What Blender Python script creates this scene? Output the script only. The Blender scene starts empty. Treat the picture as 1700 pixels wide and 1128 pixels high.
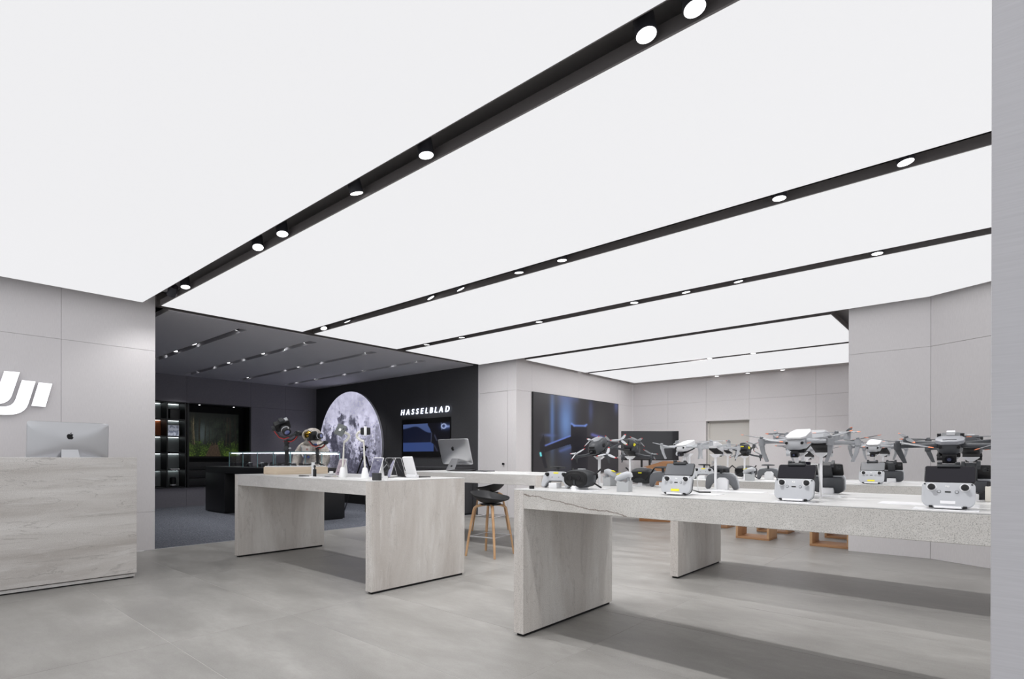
import bpy, bmesh, math, random
from mathutils import Vector, Matrix, noise
random.seed(4)
PI = math.pi
SC = bpy.context.scene
COL = SC.collection

# ------------------------------------------------------------------ camera
CAM_H = 1.12
YAW = math.radians(40.955)          # camera heading, turned left from +Y
FOC = 916.0                         # focal length, pixels of the 1700 px wide frame
ROLL = 0.00232
FW = Vector((-math.sin(YAW), math.cos(YAW), 0))
RT = Vector((math.cos(YAW), math.sin(YAW), 0))
cam_d = bpy.data.cameras.new('camera')
cam = bpy.data.objects.new('camera', cam_d)
COL.objects.link(cam)
cam_d.sensor_width = 36
cam_d.lens = FOC / 1700 * 36
cam_d.shift_x = 0
cam_d.shift_y = (760 - 564) / 1700
cam_d.clip_start = 0.02
up = Vector((0, 0, 1))
r_ = RT * math.cos(ROLL) + up * math.sin(ROLL)
u_ = up * math.cos(ROLL) - RT * math.sin(ROLL)
M3 = Matrix((r_, u_, -FW)).transposed()
cam.matrix_world = Matrix.Translation((0, 0, CAM_H)) @ M3.to_4x4()
SC.camera = cam

# ------------------------------------------------------------------ light and exposure
SC.view_settings.view_transform = 'Standard'
SC.view_settings.look = 'None'
SC.view_settings.gamma = 1
SC.view_settings.exposure = 0.0
SC.view_settings.use_curve_mapping = False
W = bpy.data.worlds.new('world'); SC.world = W
W.use_nodes = True
W.node_tree.nodes['Background'].inputs[0].default_value = (0.95, 0.97, 1.0, 1)
W.node_tree.nodes['Background'].inputs[1].default_value = 1.0
PANEL_E = 0.85      # ceiling diffusers
SPOT_MAIN = 62.0    # watts, shop downlights
SPOT_DARK = 44.0     # watts, downlights of the dark room
SPOT_SIZE = 95

# ------------------------------------------------------------------ helpers
def lin(c):
    c = c / 255.0
    return c / 12.92 if c <= 0.04045 else ((c + 0.055) / 1.055) ** 2.4
def rgb(r, g, b): return (lin(r), lin(g), lin(b), 1)

def mat(name, col, rough=0.5, metal=0.0, spec=0.5, emis=None, es=1.0, trans=0.0, ior=1.45, alpha=None, grain=0.0, gscale=200, coat=0.0):
    m = bpy.data.materials.new(name); m.use_nodes = True
    nt = m.node_tree; b = nt.nodes['Principled BSDF']
    b.inputs['Base Color'].default_value = col
    b.inputs['Roughness'].default_value = rough
    b.inputs['Metallic'].default_value = metal
    b.inputs['Specular IOR Level'].default_value = spec
    b.inputs['Transmission Weight'].default_value = trans
    b.inputs['IOR'].default_value = ior
    b.inputs['Coat Weight'].default_value = coat
    if emis:
        b.inputs['Emission Color'].default_value = emis
        b.inputs['Emission Strength'].default_value = es
    if grain:
        tc = nt.nodes.new('ShaderNodeTexCoord'); n = nt.nodes.new('ShaderNodeTexNoise')
        n.inputs['Scale'].default_value = gscale; n.inputs['Detail'].default_value = 3
        nt.links.new(tc.outputs['Object'], n.inputs['Vector'])
        mr = nt.nodes.new('ShaderNodeMapRange')
        mr.inputs['From Min'].default_value = 0.3; mr.inputs['From Max'].default_value = 0.7
        mr.inputs['To Min'].default_value = 1 - grain; mr.inputs['To Max'].default_value = 1 + grain
        nt.links.new(n.outputs['Fac'], mr.inputs['Value'])
        hs = nt.nodes.new('ShaderNodeHueSaturation'); hs.inputs['Color'].default_value = col
        nt.links.new(mr.outputs['Result'], hs.inputs['Value'])
        nt.links.new(hs.outputs['Color'], b.inputs['Base Color'])
    return m

class NT:
    """tiny node helper"""
    def __init__(s, m): s.nt = m.node_tree; s.b = s.nt.nodes['Principled BSDF']
    def n(s, t, **k):
        x = s.nt.nodes.new('ShaderNode' + t)
        for a, v in k.items():
            if a in ('operation', 'blend_type', 'data_type', 'noise_dimensions', 'feature', 'interpolation', 'attribute_name', 'wave_type', 'bands_direction', 'noise_type'): setattr(x, a, v)
            else: x.inputs[a.replace('_', ' ')].default_value = v
        return x
    def l(s, a, b): s.nt.links.new(a, b)
    def noise(s, vec, scale, detail=4, dist=0, rough=0.5):
        x = s.n('TexNoise'); x.inputs['Scale'].default_value = scale; x.inputs['Detail'].default_value = detail
        x.inputs['Distortion'].default_value = dist; x.inputs['Roughness'].default_value = rough; s.l(vec, x.inputs['Vector']); return x.outputs['Fac']
    def rng(s, v, a, b, c, d):
        x = s.n('MapRange'); 
        for k, q in zip(('From Min', 'From Max', 'To Min', 'To Max'), (a, b, c, d)): x.inputs[k].default_value = q
        s.l(v, x.inputs['Value']); return x.outputs['Result']
    def math(s, op, a, b=None):
        x = s.n('Math', operation=op)
        for i, q in enumerate((a, b)):
            if q is None: continue
            if isinstance(q, (int, float)): x.inputs[i].default_value = q
            else: s.l(q, x.inputs[i])
        return x.outputs[0]
    def mix(s, f, a, b):
        x = s.nt.nodes.new('ShaderNodeMix'); x.data_type = 'RGBA'
        if isinstance(f, (int, float)): x.inputs[0].default_value = f
        else: s.l(f, x.inputs[0])
        for i, q in ((6, a), (7, b)):
            if isinstance(q, tuple): x.inputs[i].default_value = q
            else: s.l(q, x.inputs[i])
        return x.outputs[2]
    def mapping(s, scale, rot=(0, 0, 0), src='Object'):
        tc = s.n('TexCoord'); mp = s.n('Mapping'); s.l(tc.outputs[src], mp.inputs['Vector'])
        mp.inputs['Scale'].default_value = scale; mp.inputs['Rotation'].default_value = rot
        return mp.outputs['Vector']

def stone(name, light, dark, scale, rot=(0, 0, 0), speck=0.3, speck_scale=160, rough=0.5, crack=None, vstr=0.3):
    """veined sandstone-like porcelain; 'scale' stretches the streaks"""
    m = mat(name, light, rough, spec=0.35); t = NT(m)
    v = t.mapping(scale, rot); o = t.mapping((1, 1, 1))
    big = t.noise(v, 1.0, 7, 0.6, 0.6)
    c = t.mix(t.rng(big, 0.32, 0.68, 0, 1), dark, light)
    fine = t.noise(v, 5.0, 5, 0.4, 0.65)
    c = t.mix(t.rng(fine, 0.55, 0.75, 0, 0.35), c, tuple(min(1, x * 1.35) for x in light[:3]) + (1,))
    ve = t.noise(v, 1.7, 6, 1.2, 0.5)
    vein = t.math('ABSOLUTE', t.math('SUBTRACT', ve, 0.5))
    c = t.mix(t.rng(vein, 0.0, 0.007, vstr, 0), c, tuple(x * 0.6 for x in dark[:3]) + (1,))
    sp = t.noise(o, speck_scale, 3, 0, 0.6)
    c = t.mix(t.rng(sp, 0.50, 0.72, 0, speck), c, tuple(x * 0.35 for x in dark[:3]) + (1,))
    sp2 = t.noise(o, speck_scale * 0.8, 2, 0, 0.6)
    c = t.mix(t.rng(sp2, 0.62, 0.75, 0, speck * 0.7), c, tuple(min(1, x * 1.5) for x in light[:3]) + (1,))
    if crack:
        x0, z0, slope = crack
        sx = t.n('SeparateXYZ'); t.l(o, sx.inputs[0])
        nz = t.noise(t.mapping((1, 0.2, 1)), 4.5, 6, 0, 0.6)
        d = t.math('SUBTRACT', sx.outputs['Z'], t.math('ADD', t.math('MULTIPLY', t.math('SUBTRACT', sx.outputs['X'], x0), slope), z0))
        d = t.math('ADD', d, t.math('MULTIPLY', t.math('SUBTRACT', nz, 0.5), 0.09))
        d = t.math('ABSOLUTE', d)
        c = t.mix(t.rng(d, 0.0006, 0.0048, 0.75, 0), c, rgb(96, 78, 66))
    t.l(c, t.b.inputs['Base Color'])
    bp = t.n('Bump'); bp.inputs['Strength'].default_value = 0.12; bp.inputs['Distance'].default_value = 0.003
    t.l(sp, bp.inputs['Height']); t.l(bp.outputs['Normal'], t.b.inputs['Normal'])
    return m

class MB:
    def __init__(s): s.v = []; s.f = []
    def add(s, vs, fs, M=None):
        o = len(s.v)
        s.v += [tuple(M @ Vector(p)) for p in vs] if M else [tuple(p) for p in vs]
        s.f += [tuple(i + o for i in f) for f in fs]; return s
    def box(s, x0, x1, y0, y1, z0, z1, M=None):
        vs = [(x, y, z) for x in (x0, x1) for y in (y0, y1) for z in (z0, z1)]
        return s.add(vs, [(0, 1, 3, 2), (4, 6, 7, 5), (0, 4, 5, 1), (2, 3, 7, 6), (0, 2, 6, 4), (1, 5, 7, 3)], M)
    def cyl(s, p0, p1, r0, r1=None, n=16, M=None):
        r1 = r0 if r1 is None else r1
        p0 = Vector(p0); p1 = Vector(p1); d = (p1 - p0).normalized()
        a = d.orthogonal().normalized(); b = d.cross(a)
        vs = []
        for p, r in ((p0, r0), (p1, r1)):
            for i in range(n):
                t = 2 * PI * i / n
                vs.append(p + a * (r * math.cos(t)) + b * (r * math.sin(t)))
        fs = [(i, (i + 1) % n, n + (i + 1) % n, n + i) for i in range(n)] + [tuple(reversed(range(n))), tuple(range(n, 2 * n))]
        return s.add(vs, fs, M)
    def tube(s, pts, r, n=8, M=None, flat=1.0, upv=None):
        pts = [Vector(p) for p in pts]; vs = []; m = len(pts)
        rs = r if isinstance(r, (list, tuple)) else [r] * m
        a = None
        for i, p in enumerate(pts):
            d = (pts[min(i + 1, m - 1)] - pts[max(i - 1, 0)]).normalized()
            if upv is not None: a = Vector(upv).cross(d).normalized()
            elif a is None: a = d.orthogonal().normalized()
            else: a = (a - d * a.dot(d)).normalized()
            b = d.cross(a)
            for k in range(n):
                t = 2 * PI * k / n
                vs.append(p + a * (rs[i] * math.cos(t)) + b * (rs[i] * flat * math.sin(t)))
        fs = []
        for i in range(m - 1):
            for k in range(n):
                fs.append((i * n + k, i * n + (k + 1) % n, (i + 1) * n + (k + 1) % n, (i + 1) * n + k))
        fs += [tuple(reversed(range(n))), tuple(range((m - 1) * n, m * n))]
        return s.add(vs, fs, M)
    def lathe(s, prof, n=24, M=None):
        vs = []; m = len(prof)
        for r, z in prof:
            for k in range(n):
                t = 2 * PI * k / n; vs.append((r * math.cos(t), r * math.sin(t), z))
        fs = [(i * n + k, i * n + (k + 1) % n, (i + 1) * n + (k + 1) % n, (i + 1) * n + k) for i in range(m - 1) for k in range(n)]
        fs += [tuple(reversed(range(n))), tuple(range((m - 1) * n, m * n))]
        return s.add(vs, fs, M)
    def prism(s, poly, d0, d1, M=None, plane='XZ'):
        """outline in the XZ (or XY, YZ) plane pushed from d0 to d1 on the third axis"""
        def P(p, d): return (p[0], d, p[1]) if plane == 'XZ' else ((p[0], p[1], d) if plane == 'XY' else (d, p[0], p[1]))
        n = len(poly)
        vs = [P(p, d0) for p in poly] + [P(p, d1) for p in poly]
        fs = [tuple(range(n)), tuple(reversed(range(n, 2 * n)))] + [(i, n + i, n + (i + 1) % n, (i + 1) % n) for i in range(n)]
        return s.add(vs, fs, M)
    def loft(s, secs, n=20, M=None, axis='Y'):
        """secs: (pos, cx, cz, half_w, half_h, exponent) superellipse sections"""
        vs = []; m = len(secs)
        for (pos, cx, cz, hw, hh, e) in secs:
            for k in range(n):
                t = 2 * PI * k / n; c, q = math.cos(t), math.sin(t)
                x = cx + hw * math.copysign(abs(c) ** (2 / e), c); z = cz + hh * math.copysign(abs(q) ** (2 / e), q)
                vs.append((x, pos, z) if axis == 'Y' else ((pos, x, z) if axis == 'X' else (x, z, pos)))
        fs = [(i * n + k, i * n + (k + 1) % n, (i + 1) * n + (k + 1) % n, (i + 1) * n + k) for i in range(m - 1) for k in range(n)]
        fs += [tuple(reversed(range(n))), tuple(range((m - 1) * n, m * n))]
        return s.add(vs, fs, M)
    def ell(s, c, r, n=16, m=10, M=None):
        secs = []
        for i in range(m + 1):
            t = -PI / 2 + PI * i / m
            secs.append((c[2] + r[2] * math.sin(t), c[0], c[1], max(1e-4, r[0] * math.cos(t)), max(1e-4, r[1] * math.cos(t)), 2))
        return s.loft(secs, n, M, axis='Z')
    def build(s, name, m, parent=None, bevel=0, smooth=35, seg=2):
        me = bpy.data.meshes.new(name)
        me.from_pydata(s.v, [], s.f)
        bm = bmesh.new(); bm.from_mesh(me)
        bmesh.ops.recalc_face_normals(bm, faces=bm.faces)
        if bevel:
            ed = [e for e in bm.edges if len(e.link_faces) == 2 and e.calc_face_angle(0) > 0.5]
            bmesh.ops.bevel(bm, geom=ed, offset=bevel, segments=seg, affect='EDGES', clamp_overlap=True, profile=0.6)
        bm.to_mesh(me); bm.free()
        if m: me.materials.append(m)
        if smooth and hasattr(me, 'shade_smooth'):
            me.shade_smooth(); me.set_sharp_from_angle(angle=math.radians(smooth))
        o = bpy.data.objects.new(name, me); COL.objects.link(o)
        if parent: o.parent = parent
        return o

def rrect(w, h, r, n=5, cx=0, cz=0, rb=None):
    """rounded rectangle outline, counter clockwise, rb = radius of the bottom corners"""
    rb = r if rb is None else rb; pts = []
    for (sx, sz, a0) in ((1, 1, 0), (-1, 1, 90), (-1, -1, 180), (1, -1, 270)):
        q = r if sz > 0 else rb
        for i in range(n + 1):
            a = math.radians(a0 + 90 * i / n)
            pts.append((cx + sx * (w / 2 - q) + q * math.cos(a), cz + sz * (h / 2 - q) + q * math.sin(a)))
    return pts

def empty(name, loc=(0, 0, 0), rz=0, parent=None):
    o = bpy.data.objects.new(name, None); COL.objects.link(o)
    o.location = loc; o.rotation_euler = (0, 0, rz); o.empty_display_size = 0.05
    if parent: o.parent = parent
    return o
def tag(o, label=None, cat=None, group=None, kind=None):
    if label: o['label'] = label
    if cat: o['category'] = cat
    if group: o['group'] = group
    if kind: o['kind'] = kind
    return o
def thing(name, label, cat, loc=(0, 0, 0), rz=0, group=None): return tag(empty(name, loc, rz), label, cat, group)
def copy_tree(o, parent=None):
    c = o.copy(); COL.objects.link(c)
    if parent: c.parent = parent
    for ch in list(o.children): copy_tree(ch, c)
    return c
def place(proto, first, loc, rz, label, group=None):
    o = proto if first else copy_tree(proto)
    o.location = loc; o.rotation_euler = (0, 0, rz); o['label'] = label
    if group: o['group'] = group
    return o
def T(x=0, y=0, z=0): return Matrix.Translation((x, y, z))
def R(deg, ax): return Matrix.Rotation(math.radians(deg), 4, ax)
def Sc(x, y, z): return Matrix.Diagonal((x, y, z, 1))

def picture(name, fn, nx, ny, P, parent, es, rough=0.3, base=0.0):
    """a printed or lit flat picture; fn(u, v) -> rgb 0..255, P(u, v) -> point"""
    me = bpy.data.meshes.new(name)
    vs = [P(i / nx, j / ny) for j in range(ny + 1) for i in range(nx + 1)]
    fs = [(j * (nx + 1) + i, j * (nx + 1) + i + 1, (j + 1) * (nx + 1) + i + 1, (j + 1) * (nx + 1) + i) for j in range(ny) for i in range(nx)]
    me.from_pydata(vs, [], fs)
    at = me.color_attributes.new('print', 'FLOAT_COLOR', 'POINT')
    buf = []
    for j in range(ny + 1):
        for i in range(nx + 1):
            c = fn(i / nx, j / ny); buf += [lin(max(0, min(255, q))) for q in c] + [1]
    at.data.foreach_set('color', buf)
    m = mat(name + '_print', (0, 0, 0, 1), rough); t = NT(m)
    a = t.nt.nodes.new('ShaderNodeAttribute'); a.attribute_name = 'print'
    if base:
        t.l(a.outputs['Color'], t.b.inputs['Base Color'])
    if es:
        t.l(a.outputs['Color'], t.b.inputs['Emission Color']); t.b.inputs['Emission Strength'].default_value = es
    me.materials.append(m)
    o = bpy.data.objects.new(name, me); COL.objects.link(o)
    if parent: o.parent = parent
    return o

def sstep(a, b, x):
    if a == b: return 0.0 if x < a else 1.0
    t = max(0, min(1, (x - a) / (b - a))); return t * t * (3 - 2 * t)
def lerp(a, b, t): return tuple(p + (q - p) * t for p, q in zip(a, b))
def inpoly(x, y, poly):
    c = False; n = len(poly)
    for i in range(n):
        x1, y1 = poly[i]; x2, y2 = poly[(i + 1) % n]
        if (y1 > y) != (y2 > y) and x < (x2 - x1) * (y - y1) / (y2 - y1) + x1: c = not c
    return c
def segd(x, y, a, b):
    ax, ay = a; bx, by = b; dx, dy = bx - ax, by - ay
    t = max(0, min(1, ((x - ax) * dx + (y - ay) * dy) / (dx * dx + dy * dy)))
    return math.hypot(x - ax - t * dx, y - ay - t * dy)

# ------------------------------------------------------------------ materials
WALL = mat('wall_panel_fabric', rgb(190, 187, 187), 0.85, spec=0.2)
t = NT(WALL); v = t.mapping((1, 1, 1))
w1 = t.noise(t.mapping((90, 90, 6)), 3, 3); w2 = t.noise(v, 1.2, 3)
c = t.mix(t.rng(w1, .35, .65, 0, 1), rgb(220, 217, 218), rgb(227, 224, 225))
c = t.mix(t.rng(w2, .35, .65, 0, .35), c, rgb(218, 214, 216))
t.l(c, t.b.inputs['Base Color'])
WALL_BACK = mat('wall_joint_grey', rgb(190, 187, 187), 0.9)
DARKWALL = mat('dark_wall_panel', rgb(132, 130, 137), 0.7, spec=0.3, grain=.05, gscale=30)
DARKWALL2 = mat('dark_wall_panel_black', rgb(74, 74, 77), 0.7, spec=0.3, grain=.05, gscale=30)
DARKJ = mat('dark_wall_joint', rgb(22, 22, 24), 0.9)
DARKCEIL = mat('dark_ceiling_paint', rgb(206, 205, 210), 0.9, spec=.2)
VOID = mat('ceiling_void_grey', rgb(205, 202, 202), 0.8, spec=.2)
FRAME = mat('dark_metal_trim', rgb(110, 106, 106), 0.6)
PANEL = mat('stretch_ceiling_diffuser', rgb(90, 90, 90), 0.8, spec=.1, emis=rgb(233, 233, 235), es=1.0)
SOFFIT = mat('soffit_paint', rgb(196, 192, 191), 0.8)
BLACK = mat('black_plastic', rgb(22, 22, 24), 0.45, grain=.05)
BLACKM = mat('matt_black', rgb(16, 16, 18), 0.7)
GLOSSB = mat('black_glass_screen', rgb(16, 16, 22), 0.12, spec=.6, coat=.5)
WHITE = mat('white_plastic', rgb(232, 232, 234), 0.35)
WHITEM = mat('white_powder_coat', rgb(225, 225, 228), 0.5)
LGREY = mat('light_grey_plastic', rgb(186, 188, 192), 0.45)
MGREY = mat('mid_grey_plastic', rgb(150, 152, 156), 0.5)
DGREY = mat('dark_grey_plastic', rgb(72, 74, 78), 0.45)
XGREY = mat('charcoal_rubber', rgb(50, 52, 55), 0.55)
SILVER = mat('brushed_aluminium', rgb(200, 201, 204), 0.32, metal=.85)
STEEL = mat('steel_tube', rgb(205, 205, 208), 0.35, metal=.6)
YELLOW = mat('yellow_sticker', rgb(238, 226, 40), 0.6)
ORANGE = mat('orange_tip', rgb(235, 130, 80), 0.5)
RED = mat('red_trim', rgb(205, 50, 48), 0.45)
LED = mat('lamp_lens_lit', rgb(240, 240, 245), 0.4, emis=rgb(255, 255, 255), es=3.0)
GLASS = mat('clear_glass', (1, 1, 1, 1), 0.02, trans=1.0, ior=1.35, spec=.5)
GLEDGE = mat('glass_green_edge', rgb(150, 196, 204), 0.25)
ACRYL = mat('clear_acrylic', (1, 1, 1, 1), 0.05, trans=1.0, ior=1.1)
CONCTILE = mat('concrete_tile', rgb(150, 146, 142), 0.36, spec=.42)
t = NT(CONCTILE)
oi = t.nt.nodes.new('ShaderNodeObjectInfo')
tc = t.n('TexCoord'); ad = t.nt.nodes.new('ShaderNodeVectorMath'); ad.operation = 'ADD'
sc_ = t.nt.nodes.new('ShaderNodeVectorMath'); sc_.operation = 'SCALE'; sc_.inputs['Scale'].default_value = 37
cx_ = t.nt.nodes.new('ShaderNodeCombineXYZ'); t.l(oi.outputs['Random'], cx_.inputs[0]); t.l(oi.outputs['Random'], cx_.inputs[1])
t.l(cx_.outputs[0], sc_.inputs[0]); t.l(tc.outputs['Object'], ad.inputs[0]); t.l(sc_.outputs[0], ad.inputs[1])
mp = t.n('Mapping'); mp.inputs['Scale'].default_value = (1, 2.2, 1); t.l(ad.outputs[0], mp.inputs['Vector'])
n1 = t.noise(mp.outputs[0], 1.6, 6, .4, .55); n2 = t.noise(mp.outputs[0], 9, 5, .2, .6); n3 = t.noise(ad.outputs[0], 120, 3)
c = t.mix(t.rng(n1, .3, .7, 0, 1), rgb(132, 130, 127), rgb(160, 158, 155))
c = t.mix(t.rng(n2, .35, .75, 0, .5), c, rgb(130, 127, 123))
c = t.mix(t.rng(n3, .4, .7, 0, .25), c, rgb(166, 165, 162))
t.l(c, t.b.inputs['Base Color'])
t.l(t.rng(n1, .3, .7, .34, .46), t.b.inputs['Roughness'])
GROUT = mat('floor_joint', rgb(186, 184, 181), 0.6, grain=.1)
CARPET = mat('blue_grey_carpet', rgb(92, 96, 104), 1.0, spec=.05)
t = NT(CARPET); v = t.mapping((1, 1, 1)); n1 = t.noise(v, 48, 4, 0, .75); n2 = t.noise(v, 12, 3)
c = t.mix(t.rng(n1, .35, .65, 0, 1), rgb(60, 63, 70), rgb(124, 127, 136)); c = t.mix(t.rng(n2, .4, .7, 0, .3), c, rgb(78, 81, 88))
t.l(c, t.b.inputs['Base Color'])
bp = t.n('Bump'); bp.inputs['Strength'].default_value = .6; bp.inputs['Distance'].default_value = .01; t.l(n1, bp.inputs['Height']); t.l(bp.outputs['Normal'], t.b.inputs['Normal'])
SL, SD = rgb(233, 230, 226), rgb(194, 187, 181)
ST_V = stone('stone_vertical_vein', SL, SD, (5.0, 5.0, .55), (0, math.radians(6), 0), .85, 270)
ST_VY = stone('stone_leg_vein', SL, SD, (3.0, 2.6, .42), (math.radians(9), 0, 0), .85, 270)
ST_BEAM = stone('stone_beam_speckle', rgb(218, 216, 212), rgb(200, 196, 191), (1.2, 1.2, 2.2), (0, .5, 0), .85, 270, crack=(0, .895, -.105), vstr=0.0)
ST_BEAM2 = stone('stone_beam_plain', rgb(214, 212, 210), rgb(198, 195, 192), (1.2, 1.2, 3.2), (0, .12, 0), .7, 270, vstr=.15)
ST_DESK = stone('stone_desk_vein', rgb(232, 229, 226), rgb(188, 182, 177), (.45, .45, 4.2), (math.radians(3), 0, 0), .75, 260, vstr=.5)
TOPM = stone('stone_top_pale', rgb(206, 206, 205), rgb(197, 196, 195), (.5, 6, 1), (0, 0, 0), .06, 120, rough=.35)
OAK = mat('oak_veneer', rgb(196, 146, 100), 0.5)
t = NT(OAK); v = t.mapping((14, 14, 1.2)); n1 = t.noise(v, 3, 6, .5, .6)
t.l(t.mix(t.rng(n1, .3, .7, 0, 1), rgb(186, 144, 106), rgb(216, 178, 138)), t.b.inputs['Base Color'])
OAKX = mat('oak_veneer_flat_grain', rgb(190, 135, 88), 0.5)
t = NT(OAKX); v = t.mapping((1.2, 14, 14)); n1 = t.noise(v, 3, 6, .5, .6)
t.l(t.mix(t.rng(n1, .3, .7, 0, 1), rgb(160, 116, 80), rgb(188, 146, 108)), t.b.inputs['Base Color'])
CREAM = mat('pale_birch', rgb(226, 208, 184), 0.6)
t = NT(CREAM); v = t.mapping((2, 2, 60)); n1 = t.noise(v, 2, 4)
t.l(t.mix(t.rng(n1, .3, .7, 0, 1), rgb(214, 196, 172), rgb(228, 211, 189)), t.b.inputs['Base Color'])
# ================================================================== SETTING
CZ = 2.90                      # underside of the lit ceiling
# --- floor: structure with every slab as its own part
fl = MB().box(-7.6, 4.0, -3.0, 12.3, -.06, -.0012).build('floor', GROUT); tag(fl, kind='structure')
tile_me = None
xs = [-1.79 - 1.94 * k for k in range(-3, 4)]; ys = [1.16 + .778 * k for k in range(-5, 15)]
def tile_mesh(w, d):
    return MB().box(-w / 2, w / 2, -d / 2, d / 2, -.02, 0).build('tile', CONCTILE, bevel=.0006, seg=1)
base_tile = None
cache = {}
for xa in xs:
    for ya in ys:
        x0, x1 = max(xa - 1.94, -7.6), min(xa, 4.0); y0, y1 = max(ya, -3.0), min(ya + .778, 12.25)
        if x1 - x0 < .05 or y1 - y0 < .05: continue
        if y0 > 7.75 and x1 < -6.4: continue
        if y0 > 8.2 and x0 > -1.3: continue
        w, d = round(x1 - x0 - .0028, 4), round(y1 - y0 - .0028, 4)
        if (w, d) not in cache: o = tile_mesh(w, d); cache[(w, d)] = o.data
        else: o = bpy.data.objects.new('tile', cache[(w, d)]); COL.objects.link(o)
        o.location = ((x0 + x1) / 2, (y0 + y1) / 2, 0); o.parent = fl
cp = MB().box(-14.0, -7.62, 2.2, 7.72, -.06, .004).build('floor', CARPET); tag(cp, kind='structure')
MB().box(-7.62, -7.602, 2.2, 7.72, -.01, .006).build('edge_trim', STEEL, cp)

# --- walls: a backing slab, with each panel a part standing 12 mm proud
def wall_slab(name, x0, x1, y0, y1, z0=0, z1=3.12, m=WALL_BACK):
    o = MB().box(x0, x1, y0, y1, z0, z1).build(name, m); tag(o, kind='structure'); return o
def panels_y(w, x, face, cuts_y, cuts_z, m, gap=.003, skip=None, th=.012):
    """panels on a wall whose face is the plane x, facing 'face' (+1 or -1)"""
    for a, b in zip(cuts_y[:-1], cuts_y[1:]):
        for c_, d in zip(cuts_z[:-1], cuts_z[1:]):
            if skip and skip((a + b) / 2, (c_ + d) / 2): continue
            MB().box(min(x, x - face * th), max(x, x - face * th), a + gap / 2, b - gap / 2, c_ + gap / 2, d - gap / 2).build('panel', m, w)
def panels_x(w, y, face, cuts_x, cuts_z, m, gap=.003, skip=None, th=.012):
    for a, b in zip(cuts_x[:-1], cuts_x[1:]):
        for c_, d in zip(cuts_z[:-1], cuts_z[1:]):
            if skip and skip((a + b) / 2, (c_ + d) / 2): continue
            MB().box(a + gap / 2, b - gap / 2, min(y, y - face * th), max(y, y - face * th), c_ + gap / 2, d - gap / 2).build('panel', m, w)

wl = wall_slab('wall_left', -7.95, -7.612, -3.0, 2.19)
panels_y(wl, -7.60, 1, [-3.0, -2.29, -1.39, -.49, .41, 1.31, 2.20], [0, .46, 2.39, 3.11], WALL)
MB().box(-7.95, -7.603, 2.19, 2.20, 0, 3.11).build('edge_trim', mat('brass_edge', rgb(190, 184, 165), .4), wl)
# grey wall between the dark room and the shop, with a flush door
wm = wall_slab('wall_middle', -7.55, -6.612, 7.732, 8.0)
panels_x(wm, 7.72, -1, [-7.55, -6.81, -6.60], [0, 2.367, 3.11], WALL, skip=lambda x, z: x < -6.81 and z < 2.367)
MB().box(-7.56, -7.55, 7.70, 7.9, 0, 3.11).build('edge_trim', WHITEM, wm)
dr = MB().box(-7.545, -6.816, 7.722, 7.75, .01, 2.36).build('door_1', WALL); tag(dr, kind='structure')
MB().cyl((-6.90, 7.722, 1.0), (-6.90, 7.70, 1.0), .014).cyl((-6.90, 7.70, 1.0), (-6.90, 7.685, 1.0), .022).build('door_knob', BLACK, dr)
# wall carrying the big screen
ws = wall_slab('wall_screen', -6.9, -6.612, 7.74, 12.1)
panels_y(ws, -6.60, 1, [7.72, 8.18, 9.76, 11.35, 12.1], [0, 2.37, 3.11], WALL)
# back wall with the recessed door
wb = wall_slab('wall_back', -6.6, -4.79, 12.112, 12.35)
MB().box(-4.79, -3.86, 12.112, 12.35, 1.935, 3.12).box(-3.86, -.5, 12.112, 12.35, 0, 3.12).build('wall_core', WALL_BACK, wb)
panels_x(wb, 12.10, -1, [-6.6, -5.69, -4.79, -3.86, -2.6, -1.3, -.5], [0, 1.935, 2.37, 3.11], WALL, skip=lambda x, z: -4.79 < x < -3.86 and z < 1.93)
DOORC = mat('door_paint_warm_white', rgb(206, 203, 198), .6)
d2 = MB().box(-4.75, -3.90, 12.24, 12.28, .01, 1.90).build('door_2', DOORC); tag(d2, kind='structure')
MB().box(-4.79, -4.75, 12.20, 12.30, 0, 1.935).box(-3.90, -3.86, 12.20, 12.30, 0, 1.935).box(-4.79, -3.86, 12.20, 12.30, 1.90, 1.935).build('door_frame', DOORC, d2)
for z in (1.03, .955):
    MB().cyl((-4.68, 12.24, z), (-4.68, 12.215, z), .026).build('door_knob', STEEL, d2)
# bent wall on the right
wr = wall_slab('wall_right', -1.288, -.508, 7.712, 8.2)
bend = math.atan2(7.38 - 7.70, .5)
WR = T(-.508, 7.70, 0) @ Matrix.Rotation(math.atan2(-.28, .50), 4, 'Z')
MB().box(0, 3.2, .012, .30, 0, 3.12, WR).build('wall_core', WALL_BACK, wr)
MB().box(-1.288, -1.1, 8.2, 12.1, 0, 3.12).build('wall_core', WALL_BACK, wr)
panels_x(wr, 7.70, -1, [-1.30, -.508], [0, 2.37, 3.11], WALL)
for a, b in ((0, 1.1), (1.1, 2.2), (2.2, 3.2)):
    for c_, d in ((0, 2.37), (2.37, 3.11)):
        MB().box(a + .002, b - .002, 0, .012, c_ + .002, d - .002, WR).build('panel', WALL, wr)
for a, b in ((7.70, 9.2), (9.2, 10.65), (10.65, 12.1)):
    for c_, d in ((0, 2.37), (2.37, 3.11)):
        MB().box(-1.30, -1.288, a + .002, b - .002, c_ + .002, d - .002).build('panel', WALL, wr)
# near column at the right edge of the view
colm = mat('column_coated_metal', rgb(176, 178, 183), .55, spec=.3)
t = NT(colm); w1 = t.noise(t.mapping((5, 5, 160)), 2, 3); t.l(t.mix(t.rng(w1, .3, .7, 0, 1), rgb(196, 195, 199), rgb(203, 202, 206)), t.b.inputs['Base Color'])
pc = MB().box(.0, .62, 1.42, 1.84, 0, 3.14).build('wall_column', colm, bevel=.004); tag(pc, kind='structure')

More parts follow.
